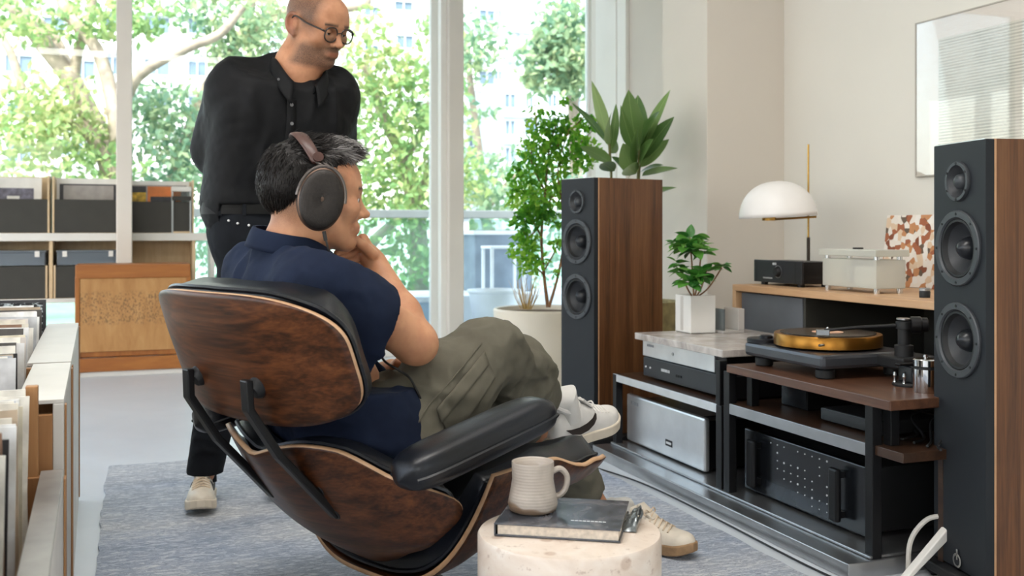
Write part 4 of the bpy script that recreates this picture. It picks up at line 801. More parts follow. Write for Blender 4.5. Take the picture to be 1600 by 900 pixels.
for k in range(5):
    a = 2*PI*k/5+math.radians(108); d_ = Vector((math.cos(a), math.sin(a), 0)); s_ = Vector((-d_.y, d_.x, 0))
    lg = MB(); secs = [(.03, .095, .026, .03), (.15, .088, .024, .022), (.33, .055, .018, .014)]; vv_ = []
    for r_, z_, w2, h2 in secs: c0_ = V(.12, 0, 0)+d_*r_; vv_ += [c0_+s_*w2+V(0, 0, z_-h2), c0_-s_*w2+V(0, 0, z_-h2), c0_-s_*w2+V(0, 0, z_), c0_+s_*w2+V(0, 0, z_)]
    ff = [(3, 2, 1, 0), (8, 9, 10, 11)]+[(4*q+i, 4*q+(i+1) % 4, 4*q+4+(i+1) % 4, 4*q+4+i) for q in range(2) for i in range(4)]
    l_ = lg.add(vv_, ff).build('base_leg', m_blackm, ch, .004)
    MB().tube([d_*.04+V(.12, 0, .0955), d_*.16+V(.12, 0, .0885), d_*.32+V(.12, 0, .0565)], [.014, .012, .008], 8).build('polished_ridge', m_pol, l_, smooth=True)
    MB().lathe([(.02, .0), (.02, .012), (.006, .016), (.006, .045)], 16, Matrix.Translation(d_*.315+V(.12, 0, .011))).build('glide', m_rubber, l_, smooth=True)

# ------------------------------------------------------------------ stone side table, mug, book
n = N('travertine'); co = n.co(); base = n.ramp(n.noise(n.co((1, 1, 1.6)), 7, 6, .6, .8), [(.3, '#d3bfae'), (.5, '#e6d6c7'), (.7, '#f1e7dc')])
vo = n.voro(co, 17); pebble = n.ramp(vo, [(.16, (1, 1, 1, 1)), (.24, (0, 0, 0, 1))]); fine = n.ramp(n.noise(co, 60, 4, .7), [(.60, (0, 0, 0, 1)), (.66, (1, 1, 1, 1))])
c1 = n.mix(n.mix(.55, (0, 0, 0, 1), pebble), base, '#b89a84'); n.col(n.mix(n.mix(.5, (0, 0, 0, 1), fine), c1, '#a98c78')); n.set(rough=.3); n.bump(fine, .12, .002); m_trav = n.m
sb = thing('side_table', 'round travertine drum side table in front of the lounge chair', 'table', (.775, 1.80, 0))
MB().lathe([(.172, .262), (.175, .264), (.175, .374), (.172, .379), (.01, .38)], 96).build('table_top', m_trav, sb, smooth=True)
MB().lathe([(.15, 0), (.15, .263)], 72).build('drum', m_trav, sb, smooth=True)
bo = thing('art_book', 'dark covered hardback book lying on the travertine table', 'book', (.7825, 1.839, .3805), math.radians(-31))
n = N('book_cover_print'); co = n.co((1, 1, 1)); n.col(n.ramp(n.noise(co, 11, 5, .6, 1.2), [(.35, '#2d3138'), (.5, '#4f535b'), (.62, '#6d6a6c'), (.75, '#8d8680')])); n.set(rough=.2); m_cov = n.m
bx('back_cover', -.117, .117, -.103, .103, 0, .003, m_cov, bo, .001); bx('pages', -.113, .113, -.099, .099, .003, .021, plain('page_edges', '#dccfbf', .8, var=.08, scale=120), bo, 0); bx('front_cover', -.117, .117, -.103, .103, .021, .024, m_cov, bo, .001)
bx('spine', -.1195, -.1165, -.103, .103, 0, .024, m_cov, bo, .001)
b = MB()
for k in range(9): b.box(.02+.0075*k, .026+.0075*k, -.06, -.0565, .024, .0243)
b.build('title_print', m_lettw, bo)
pq = thing('foil_pouch', 'crumpled grey foil pouch leaning on the book edge', 'pouch', (.912, 1.795, .3805), math.radians(57))
def pouch(u, v):
    x = -.06+.12*u; e = (1-abs(2*u-1)**4); hgt = .030*e*(1-v)**.8+.001
    return (x, .028*(v-.3), hgt+.006*mnoise.noise(Vector((x*40, v*3, 1)))*e)
m_foil = plain('grey_foil', '#7c8284', .25, .7, .15, 60)
MB().grid(pouch, 22, 12).build('body', m_foil, pq, solid=.002); bx('seam', -.062, .062, -.010, -.007, 0, .012, m_foil, pq, .001)
n = N('speckled_glaze'); co = n.co(); a = n.noise(co, 9, 4, .6, .5); base = n.ramp(a, [(.3, '#a89d92'), (.55, '#bdb2a7'), (.75, '#cfc6bb')])
sx_ = n.n.new('ShaderNodeSeparateXYZ'); t_ = n.n.new('ShaderNodeTexCoord'); n.l.new(t_.outputs['Object'], sx_.inputs[0]); ad = n.n.new('ShaderNodeMath'); ad.operation = 'MULTIPLY_ADD'; ad.inputs[1].default_value = .05; n.l.new(n.noise(co, 14, 2), ad.inputs[0]); n.l.new(sx_.outputs['Z'], ad.inputs[2])
dip = n.ramp(ad.outputs[0], [(.038, (1, 1, 1, 1)), (.042, (0, 0, 0, 1))]); n.col(n.mix(dip, base, '#8a725c')); n.set(rough=.32, coat=.25); n.bump(n.wave(n.co((.2, .2, 1)), 55, 1.5, 2, 1, 'Z'), .12, .002); m_glaze = n.m
mg = thing('stoneware_mug', 'speckled grey stoneware mug standing on the dark book', 'mug', (.727, 1.868, .4047), math.radians(-8))
MB().lathe([(.037, 0), (.046, .004), (.049, .016), (.045, .036), (.0405, .062), (.0415, .094), (.0410, .0965), (.0385, .0945), (.0370, .06), (.041, .02), (.03, .008), (.001, .007)], 56, cap=False).build('body', m_glaze, mg, smooth=True, angle=80)
MB().tube(spline([(.038, 0, .074), (.055, 0, .079), (.069, 0, .064), (.066, 0, .040), (.052, 0, .026), (.041, 0, .028)], 7), [.0058]*36, 10).build('handle', m_glaze, mg, smooth=True)
MB().cyl(.0372, .05, .066, 36).build('drink', plain('dark_tea', '#b8aea2', .15), mg)

# ------------------------------------------------------------------ plants
def pot_soil(name, t, r, z): return MB().cyl(r, z-.03, z, 40).build('soil', plain('potting_soil', '#6a5844', .95, var=.3, scale=60, bump=.6, bscale=60), t)
m_pot = plain('cream_glazed_pot', '#e6dccb', .35, var=.02, scale=3)
m_stem = plain('brown_stem', '#8a6443', .7, var=.2, scale=30)
m_fic = leaf_mat('ficus_leaf', ['#3a7a26', '#5c9f34', '#86c244', '#b4da5c'], .62)
pf = thing('potted_fig_tree', 'tall small leaved fig tree in a cream pot beside the far speaker', 'plant', (2.255, 5.62, 0)); FB = Vector((2.255, 5.62, 0))
MB().lathe([(.265, 0), (.285, .02), (.295, .45), (.298, .49), (.29, .50), (.275, .495), (.27, .44)], 64, cap=False).build('pot', m_pot, pf, smooth=True)
MB().cyl(.27, .0, .01, 40).build('pot_base', m_pot, pf); pot_soil('soil', pf, .272, .47)
LT = MB(); trunks = [([V(2.109,5.192,0.537), V(2.089,5.199,0.712), V(2.076,5.204,0.922), V(2.095,5.196,1.167), V(2.115,5.189,1.395), V(2.155,5.175,1.552)], .011, .004), ([V(2.096,5.143,0.541), V(2.142,5.126,0.714), V(2.187,5.163,0.887), V(2.181,5.165,1.097), V(2.161,5.172,1.307), V(2.220,5.151,1.517)], .009, .003)]
tw = [[V(2.076,5.204,0.922), V(1.989,5.182,1.061), V(1.929,5.151,1.163)], [V(2.095,5.196,1.167), V(2.023,5.223,1.342), V(2.049,5.213,1.517), V(2.043,5.216,1.605)], [V(2.109,5.192,1.342), V(2.207,5.209,1.504), V(2.220,5.204,1.663)], [V(2.089,5.199,0.712), V(2.021,5.170,0.766), V(1.939,5.147,0.819)], [V(2.082,5.201,1.062), V(2.210,5.261,1.206), V(2.260,5.243,1.278)], [V(2.161,5.172,1.307), V(2.310,5.224,1.438), V(2.398,5.245,1.514)], [V(2.095,5.196,0.747), V(2.110,5.085,0.854), V(2.126,5.079,0.922)], [V(2.155,5.175,1.412), V(2.310,5.224,1.563), V(2.344,5.212,1.598)], [V(2.076,5.204,0.992), V(1.971,5.136,0.922), V(1.929,5.151,0.991)]]
for pts_, r0, r1 in trunks:
    q = spline([Vector(p)-FB for p in pts_], 6); LT.tube(q, [r0+(r1-r0)*i/(len(q)-1) for i in range(len(q))], 8)
for pts_ in tw:
    q = spline([Vector(p)-FB for p in pts_], 5); LT.tube(q, [.006-.004*i/(len(q)-1) for i in range(len(q))], 6)
LT.build('trunk', m_stem, pf, smooth=True)
fb = [(V(2.046,5.214,1.622),.05,14),(V(2.220,5.204,1.663),.05,16),(V(2.043,5.216,1.534),.07,30),(V(2.148,5.177,1.534),.10,55),(V(2.277,5.237,1.527),.09,45),(V(2.347,5.211,1.563),.07,26),(V(2.089,5.199,1.464),.12,80),(V(2.021,5.170,1.408),.09,50),(V(2.187,5.163,1.412),.13,90),(V(2.344,5.212,1.420),.10,55),(V(2.005,5.176,1.286),.12,80),(V(2.122,5.187,1.300),.13,90),(V(2.273,5.184,1.328),.11,65),(V(1.939,5.147,1.215),.08,40),(V(1.955,5.141,1.129),.11,70),(V(2.089,5.199,1.149),.12,75),(V(2.190,5.215,1.169),.10,55),(V(1.980,5.132,1.026),.11,65),(V(2.138,5.181,1.027),.09,35),(V(2.019,5.118,1.060),.09,45),(V(1.929,5.151,0.940),.06,22),(V(1.971,5.136,0.905),.08,34),(V(1.939,5.147,0.837),.09,44),(V(1.993,5.127,0.792),.08,34),(V(1.971,5.136,0.751),.06,18),(V(2.123,5.080,0.888),.05,18),(V(2.116,5.082,0.733),.03,6),(V(1.939,5.147,1.026),.07,26),(V(1.916,5.156,1.163),.05,16)]
leaves('foliage', [(Vector(c)-FB, r, int(k*1.9)) for c, r, k in fb], m_fic, pf, (.028, .05), 21, .6)
dg_ = thing('dried_grass', 'tuft of dry straw coloured grass in the cream pot', 'grass', V(1.961,5.139,0.534)); b = MB(); rg = random.Random(4)
for k in range(46):
    a = rg.uniform(0, 2*PI); r_ = rg.uniform(.01, .05); h_ = rg.uniform(.08, .2); q0 = V(math.cos(a)*r_*.6, math.sin(a)*r_*.6, 0); q1 = V(math.cos(a)*(r_+.02), math.sin(a)*(r_+.02), h_*.6); q2 = V(math.cos(a)*(r_+.06*rg.random()), math.sin(a)*(r_+.05), h_)
    b.tube(spline([q0, q1, q2], 3), [.002, .0018, .0016, .0014, .0012, .001, .0006], 4)
b.build('blades', plain('straw', '#b99a5f', .8, var=.15, scale=40), dg_, smooth=True)['kind'] = 'stuff'

def blade_mesh(L, W, fold=.16, curl=.25, n=9):
    """one broad leaf: pointed oval, folded along the midrib, curling over"""
    b = MB(); vs = []; fs = []
    for i in range(n):
        t = i/(n-1); w = W*math.sin(PI*min(1, t**.85))**.8*(1-.12*t); x = L*t; z = -curl*L*t*t
        for s in (-1, -.5, 0, .5, 1): vs.append((x, w*s, z+fold*w*abs(s)))
    for i in range(n-1):
        for k in range(4): fs.append((i*5+k, i*5+k+1, (i+1)*5+k+1, (i+1)*5+k))
    return b.add(vs, fs)
def leaf_simple(name, cols, rough=.35, trans=.2):
    n = N(name); oi = n.n.new('ShaderNodeObjectInfo'); co = n.co(); sx = n.n.new('ShaderNodeSeparateXYZ'); n.l.new(co, sx.inputs[0])
    ab = n.n.new('ShaderNodeMath'); ab.operation = 'ABSOLUTE'; n.l.new(sx.outputs['Y'], ab.inputs[0]); rib = n.ramp(ab.outputs[0], [(.0012, (1, 1, 1, 1)), (.003, (0, 0, 0, 1))])
    c = n.ramp(oi.outputs['Random'], [(i/(len(cols)-1), q) for i, q in enumerate(cols)]); c = n.mix(rib, c, '#a9c27c'); n.col(c); n.set(rough=rough, spec=.5)
    tr = n.n.new('ShaderNodeBsdfTranslucent'); mx = n.n.new('ShaderNodeMixShader'); mx.inputs[0].default_value = trans
    n.l.new(c, tr.inputs[0]); n.l.new(n.b.outputs[0], mx.inputs[1]); n.l.new(tr.outputs[0], mx.inputs[2]); n.l.new(mx.outputs[0], n.out.inputs[0]); return n.m
m_rub = leaf_simple('rubber_leaf', ['#4a6a35', '#5d7d44', '#759455', '#93ab70'], .3)
pr = thing('potted_rubber_plant', 'broad leaved rubber plant in an ochre pot behind the far speaker', 'plant', (2.40, 4.66, 0)); RB = Vector((2.40, 4.66, 0))
MB().lathe([(.16, 0), (.175, .02), (.195, .55), (.2, .60), (.185, .60), (.18, .55)], 48, cap=False).build('pot', plain('ochre_pot', '#a79a6c', .6, var=.18, scale=18, bump=.4, bscale=60), pr, smooth=True); pot_soil('soil', pr, .182, .57)
b = MB(); b.tube(spline([V(0, 0, .55), V(2.342,4.574,1.052)-RB, V(2.342,4.574,1.179)-RB, V(2.351,4.570,1.355)-RB], 6), .009, 8); b.tube(spline([V(-.03, .02, .55), V(2.247,4.662,1.085)-RB, V(2.238,4.665,1.246)-RB, V(2.229,4.668,1.391)-RB], 6), .007, 8); b.build('stem', plain('green_stem', '#6b6a3a', .6), pr, smooth=True)
lm = {}
def put_leaf(base, tip, W, parent, mat, key, fold=.16, curl=.18, roll=0.0, name='leaf'):
    d_ = Vector(tip)-Vector(base); L = d_.length; k = (key, round(W/L, 1))
    if k not in lm:
        o = blade_mesh(1.0, W/L, fold, curl).build('leaf', mat, None, smooth=True, angle=80); lm[k] = o.data; bpy.data.objects.remove(o)
    o = bpy.data.objects.new(name, lm[k]); C.objects.link(o); o.parent = parent
    x = d_.normalized(); x = (x+V(0, 0, curl*.8)).normalized(); y = V(0, 0, 1).cross(x); y = y.normalized() if y.length > .05 else V(.94, -.34, 0); z = x.cross(y)
    R = Matrix((x, y, z)).transposed().to_4x4() @ Matrix.Rotation(roll, 4, 'X')
    o.matrix_local = Matrix.Translation(base) @ R @ Matrix.Diagonal((L, L, L, 1)); return o
for b_, t_, w2, rl in [
    (V(2.229,4.668,1.375), V(2.151,4.697,1.706), 0.028, 1.2),
    (V(2.232,4.667,1.391), V(2.144,4.540,1.525), 0.045, 1.4),
    (V(2.238,4.665,1.359), V(2.306,4.693,1.607), 0.03, 1.2),
    (V(2.223,4.670,1.391), V(2.086,4.774,1.607), 0.026, 0.8),
    (V(2.238,4.665,1.294), V(2.067,4.674,1.377), 0.035, 0.6),
    (V(2.342,4.574,1.307), V(2.182,4.526,1.562), 0.034, 1.3),
    (V(2.345,4.572,1.339), V(2.245,4.556,1.644), 0.045, 1.4),
    (V(2.351,4.570,1.355), V(2.338,4.628,1.645), 0.05, -1.2),
    (V(2.357,4.568,1.387), V(2.346,4.412,1.528), 0.055, 1.3),
    (V(2.360,4.567,1.355), V(2.483,4.522,1.670), 0.032, 0.9),
    (V(2.360,4.567,1.307), V(2.477,4.471,1.524), 0.045, 1),
    (V(2.351,4.570,1.269), V(2.489,4.520,1.415), 0.04, 0.9),
    (V(2.348,4.571,1.243), V(2.405,4.444,1.278), 0.04, 0.5),
    (V(2.360,4.567,1.227), V(2.556,4.549,1.275), 0.026, 0.4),
    (V(2.345,4.572,1.269), V(2.288,4.380,1.379), 0.06, 1.4),
    (V(2.339,4.575,1.291), V(2.239,4.452,1.451), 0.05, 1.4),
    (V(2.321,4.581,1.243), V(2.203,4.518,1.378), 0.045, 1.2),
    (V(2.306,4.587,1.227), V(2.275,4.705,1.330), 0.035, 1),
    (V(2.253,4.659,1.253), V(2.115,4.551,1.284), 0.035, 0.5),
    (V(2.351,4.570,1.116), V(2.522,4.508,1.176), 0.026, 0.4),
    (V(2.333,4.577,1.237), V(2.179,4.420,1.256), 0.04, 0.7),
    (V(2.238,4.665,1.343), V(2.325,4.793,1.470), 0.03, 1)]:
    put_leaf(b_-RB, t_-RB, w2*1.25, pr, m_rub, "rubber", .18, .16, rl)
# small plant in a white pot with a clear bracket, on the slab
m_sml = leaf_simple('umbrella_leaf', ['#2f6a2a', '#3f8032', '#58983c', '#7fb556'], .35, .3)
pw = thing('potted_umbrella_plant', 'small leafy plant in a square white pot on the marble slab', 'plant', (2.165, 3.715, .535)); PB = Vector((2.165, 3.715, .535)); pw.rotation_euler = (0, 0, 0)
m_wpot = plain('white_ceramic', '#ece9e4', .4, var=.01)
b = MB()
for x0, x1, y0, y1 in ((-.06, .055, -.07, -.062), (-.06, .055, .05, .058), (-.06, -.052, -.062, .05), (.047, .055, -.062, .05)): b.box(x0, x1, y0, y1, 0, .155)
b.box(-.06, .055, -.07, .058, 0, .006); b.build('pot', m_wpot, pw, .002); bx('soil', -.052, .047, -.062, .05, .13, .14, plain('potting_soil', '#6a5844'), pw, 0)
bx('pot_groove', -.0615, -.06, -.008, .012, .01, .15, plain('pot_line_grey', '#cfc9c2', .5), pw, 0)  # thin strip on the front face, slightly greyer than the pot
bt = thing('acrylic_bracket', 'clear acrylic bracket beside the square white pot on the slab', 'bracket', (2.265, 3.66, .535)); m_br = glass('bracket_acrylic', '#f0ebe6', .05, .8, .5)
bx('base', -.03, .07, -.05, .06, 0, .012, m_br, bt, .002); bx('upright', .04, .07, -.05, .06, .012, .10, m_br, bt, .002); bx('upright', -.03, -.022, -.05, .06, .012, .10, m_acr, bt, .001)
rg = random.Random(9); b = MB()
tips = [V(2.129,3.693,0.924), V(2.169,3.625,0.800), V(2.089,3.708,0.798), V(2.088,3.602,0.750), V(2.252,3.648,0.803), V(2.171,3.678,0.850)]
for q in tips: b.tube(spline([V(-.005, 0, .135), (q-PB)*.5+V(0, 0, .05), q-PB], 5), .0035, 6)
b.build('stem', m_stem, pw, smooth=True)
cl = [(V(2.129,3.693,0.924), 16, 0.086), (V(2.099,3.683,0.890), 16, 0.081), (V(2.120,3.643,0.877), 16, 0.081), (V(2.071,3.608,0.750), 16, 0.086), (V(2.117,3.612,0.770), 16, 0.086), (V(2.167,3.626,0.787), 14, 0.069), (V(2.089,3.708,0.785), 13, 0.057), (V(2.252,3.648,0.808), 12, 0.052), (V(2.084,3.710,0.819), 11, 0.052), (V(2.183,3.674,0.863), 12, 0.057), (V(2.072,3.714,0.903), 11, 0.052)]
for c_, k, L in cl:
    for i in range(k):
        a = 2*PI*i/k+rg.uniform(-.3, .3); e = rg.uniform(-.55, .6); dv_ = V(math.cos(a)*math.cos(e), math.sin(a)*math.cos(e), math.sin(e))*L*rg.uniform(.75, 1.1)
        put_leaf(c_-PB+dv_*.12, c_-PB+dv_, L*.24, pw, m_sml, 'umbrella', .2, .3, rg.uniform(-.5, .5))
put_leaf(tips[0]-PB, V(2.134,3.692,0.982)-PB, .016, pw, m_sml, 'umbrella', .2, .1, 1.2)

# ------------------------------------------------------------------ bodies: blended distance fields turned into one skin
class Field:
    def __init__(s, lo, hi, h, fine=()):
        """box lo..hi sampled every h metres, more closely inside the fine zones ((lo, hi, step), ...)"""
        def axis(k):
            out = [lo[k]]
            while out[-1] < hi[k]:
                st = h
                for a, b, q in fine:
                    if a[k]-h <= out[-1] <= b[k]: st = min(st, q)
                out.append(out[-1]+st)
            return np.array(out, dtype=np.float32)
        s.ax = [axis(k) for k in range(3)]; s.f = np.full([len(a) for a in s.ax], .5, dtype=np.float32)
    def _box(s, lo, hi):
        sl = []; g = []
        for k in range(3):
            i0 = max(int(np.searchsorted(s.ax[k], lo[k]))-1, 0); i1 = min(int(np.searchsorted(s.ax[k], hi[k]))+1, len(s.ax[k]))
            sl.append(slice(i0, max(i1, i0+1)))
        X = s.ax[0][sl[0]][:, None, None]; Y = s.ax[1][sl[1]][None, :, None]; Z = s.ax[2][sl[2]][None, None, :]
        return tuple(sl), X, Y, Z
    def _join(s, sl, d, k, op):
        f = s.f[sl]
        if op == 'add':
            if k > 0: h = np.clip(.5+.5*(f-d)/k, 0, 1); r = f*(1-h)+d*h-k*h*(1-h)
            else: r = np.minimum(f, d)
        else:
            if k > 0: h = np.clip(.5-.5*(f+d)/k, 0, 1); r = f*(1-h)-d*h+k*h*(1-h)
            else: r = np.maximum(f, -d)
        s.f[sl] = r
    def cone(s, a, b, ra, rb, k=.02, op='add', flat=None):
        """rounded cone from a to b; flat=(direction, factor) squeezes it along a direction"""
        a = np.array(a, dtype=np.float32); b = np.array(b, dtype=np.float32); m = max(ra, rb)+k+.035
        sl, X, Y, Z = s._box(np.minimum(a, b)-m, np.maximum(a, b)+m); ba = b-a; L = float(ba @ ba)+1e-9
        px, py, pz = X-a[0], Y-a[1], Z-a[2]; t = np.clip((px*ba[0]+py*ba[1]+pz*ba[2])/L, 0, 1)
        qx, qy, qz = px-t*ba[0], py-t*ba[1], pz-t*ba[2]
        if flat is not None:
            w = np.array(Vector(flat[0]).normalized(), dtype=np.float32); c = (qx*w[0]+qy*w[1]+qz*w[2])*(1/flat[1]-1); qx = qx+c*w[0]; qy = qy+c*w[1]; qz = qz+c*w[2]
        d = np.sqrt(qx*qx+qy*qy+qz*qz)-(ra+(rb-ra)*t)
        s._join(sl, d.astype(np.float32), k, op)
    def ell(s, M, r, k=.02, op='add'):
        """ellipsoid of radii r in the frame M"""
        M = Matrix(M); c = M.translation; m = max(r)+k+.035; sl, X, Y, Z = s._box(np.array(c)-m, np.array(c)+m)
        I = np.array(M.to_3x3().inverted(), dtype=np.float32); px, py, pz = X-c[0], Y-c[1], Z-c[2]
        q = [(I[i, 0]*px+I[i, 1]*py+I[i, 2]*pz) for i in range(3)]
        k0 = np.sqrt(sum((q[i]/r[i])**2 for i in range(3))); k1 = np.sqrt(sum((q[i]/(r[i]*r[i]))**2 for i in range(3)))+1e-6
        s._join(sl, (k0*(k0-1)/k1).astype(np.float32), k, op)
    def cut(s, p, nrm, k=0, lo=None, hi=None):
        """drop everything on the side nrm points to (within lo..hi when given)"""
        nrm = Vector(nrm).normalized(); lo = lo if lo is not None else [a[0] for a in s.ax]; hi = hi if hi is not None else [a[-1] for a in s.ax]
        sl, X, Y, Z = s._box(lo, hi); d = -((X-p[0])*nrm[0]+(Y-p[1])*nrm[1]+(Z-p[2])*nrm[2]); s._join(sl, (d*1.0).astype(np.float32), k, 'sub')
    def mesh(s):
        """surface nets: one vertex per crossed cell, quads across crossed edges"""
        f = s.f; f[0] = f[-1] = .3; f[:, 0] = f[:, -1] = .3; f[:, :, 0] = f[:, :, -1] = .3
        b = f < 0; c = b[:-1, :-1, :-1].astype(np.uint8)
        for dx, dy, dz in ((1,0,0),(0,1,0),(1,1,0),(0,0,1),(1,0,1),(0,1,1),(1,1,1)): c = c+b[dx:b.shape[0]-1+dx, dy:b.shape[1]-1+dy, dz:b.shape[2]-1+dz]
        I, J, K = np.nonzero((c > 0) & (c < 8)); idx = np.full(c.shape, -1, dtype=np.int32); idx[I, J, K] = np.arange(len(I))
        acc = np.zeros((len(I), 3)); cnt = np.zeros(len(I))
        for ax in range(3):
            o1, o2 = [(1, 2), (0, 2), (0, 1)][ax]
            for u in (0, 1):
                for v in (0, 1):
                    e = [0, 0, 0]; e[o1] = u; e[o2] = v; g = list(e); g[ax] = 1
                    fa = f[I+e[0], J+e[1], K+e[2]]; fb = f[I+g[0], J+g[1], K+g[2]]; m = (fa < 0) != (fb < 0); t = fa[m]/(fa[m]-fb[m])
                    p = np.stack([s.ax[0][I[m]+e[0]], s.ax[1][J[m]+e[1]], s.ax[2][K[m]+e[2]]], 1).astype(float); q = [I, J, K][ax][m]
                    p[:, ax] += t*(s.ax[ax][q+1]-s.ax[ax][q]); acc[m] += p; cnt[m] += 1
        vs = acc/cnt[:, None]; fs = []
        for ax in range(3):
            o1, o2 = [(1, 2), (2, 0), (0, 1)][ax]; sh = list(f.shape); A = [slice(None)]*3; B_ = [slice(None)]*3; A[ax] = slice(0, -1); B_[ax] = slice(1, None)
            ba, bb = b[tuple(A)], b[tuple(B_)]; ch_ = ba != bb; e = np.array(np.nonzero(ch_)).T; ok = (e[:, o1] > 0) & (e[:, o2] > 0); e = e[ok]
            sg = ba[e[:, 0], e[:, 1], e[:, 2]]
            def cell(d1, d2): q = e.copy(); q[:, o1] -= d1; q[:, o2] -= d2; return idx[np.minimum(q[:, 0], c.shape[0]-1), np.minimum(q[:, 1], c.shape[1]-1), np.minimum(q[:, 2], c.shape[2]-1)]
            quad = np.stack([cell(1, 1), cell(0, 1), cell(0, 0), cell(1, 0)], 1); quad[~sg] = quad[~sg][:, ::-1]; fs.append(quad[(quad >= 0).all(1)])
        return vs, np.concatenate(fs)
def h3(ix, iy, iz, seed): 
    n_ = (ix*374761393+iy*668265263+iz*2147483647+seed*1274126177) & 0x7fffffff; n_ = ((n_ ^ (n_ >> 13))*1274126177) & 0x7fffffff; return ((n_ ^ (n_ >> 16)) & 0xffff)/65535.0
def vnoise(p, seed=0):
    """smooth lattice noise, -1..1, for an (n, 3) array"""
    i = np.floor(p).astype(np.int64); t = p-i; t = t*t*(3-2*t); r = 0
    for dx in (0, 1):
        for dy in (0, 1):
            for dz in (0, 1): r = r+h3(i[:, 0]+dx, i[:, 1]+dy, i[:, 2]+dz, seed)*(t[:, 0] if dx else 1-t[:, 0])*(t[:, 1] if dy else 1-t[:, 1])*(t[:, 2] if dz else 1-t[:, 2])
    return r*2-1
def vnormals(vs, fs):
    a = vs[fs[:, 2]]-vs[fs[:, 0]]; b = vs[fs[:, 3]]-vs[fs[:, 1]]; nf = np.cross(a, b); nv = np.zeros_like(vs)
    for k in range(4): np.add.at(nv, fs[:, k], nf)
    return nv/(np.linalg.norm(nv, axis=1)[:, None]+1e-12)
def put_mesh(name, vs, fs, mat, parent, attrs=None, origin=(0, 0, 0)):
    me = bpy.data.meshes.new(name); o0 = np.array(origin); me.from_pydata((vs-o0).tolist(), [], fs.tolist()); me.update(); me.materials.append(mat)
    me.polygons.foreach_set('use_smooth', [True]*len(me.polygons))
    for k, v in (attrs or {}).items(): a = me.attributes.new(k, 'FLOAT', 'POINT'); a.data.foreach_set('value', v.astype(np.float32))
    o = bpy.data.objects.new(name, me); C.objects.link(o); o.parent = parent; return o
def ridge(vs, pts, amp, wid):
    """height of a soft fold running along a polyline"""
    pts = [np.array(p) for p in spline(pts, 4)]; best = np.full(len(vs), 9.0)
    for a, b in zip(pts, pts[1:]):
        ba = b-a; t = np.clip(((vs-a) @ ba)/(ba @ ba+1e-9), 0, 1); best = np.minimum(best, np.linalg.norm(vs-a-t[:, None]*ba, axis=1))
    return amp*np.exp(-(best/wid)**2)
def cloth(vs, fs, folds, amp=.004, scale=11, seed=1, stretch=None, fine=.0012):
    """push a garment's skin in and out: listed folds, long lazy creases, weave unevenness"""
    nv = vnormals(vs, fs); d = np.zeros(len(vs))
    for pts, a, w in folds: d += ridge(vs, pts, a, w)
    q = vs*scale
    if stretch is not None:                 # creases run along this direction
        s_ = np.array(Vector(stretch).normalized()); q = (vs-(vs @ s_)[:, None]*s_[None]*.72)*scale
    w = np.stack([vnoise(q*.7, seed+9), vnoise(q*.7, seed+10), vnoise(q*.7, seed+11)], 1)
    r = 1-np.abs(vnoise(q+w*.8, seed))*2; d += amp*np.clip(r, -.6, 1)*np.clip(.6+vnoise(vs*5, seed+3), 0, 1)+fine*vnoise(vs*60, seed+5)
    return vs+nv*d[:, None]
RT = Vector((.9391, -.3437, 0)); FW = Vector((.3437, .9391, 0)); UP = Vector((0, 0, 1))
def frame(c, fwd, pitch=0, roll=0, s=1.0):
    """head frame: x where the face points, y to its left, z up"""
    x = Vector(fwd).normalized(); y = UP.cross(x).normalized(); z = x.cross(y); M = Matrix((x, y, z)).transposed().to_4x4()
    return Matrix.Translation(c) @ M @ Matrix.Rotation(pitch, 4, 'Y') @ Matrix.Rotation(roll, 4, 'X') @ Matrix.Diagonal((s, s, s, 1))
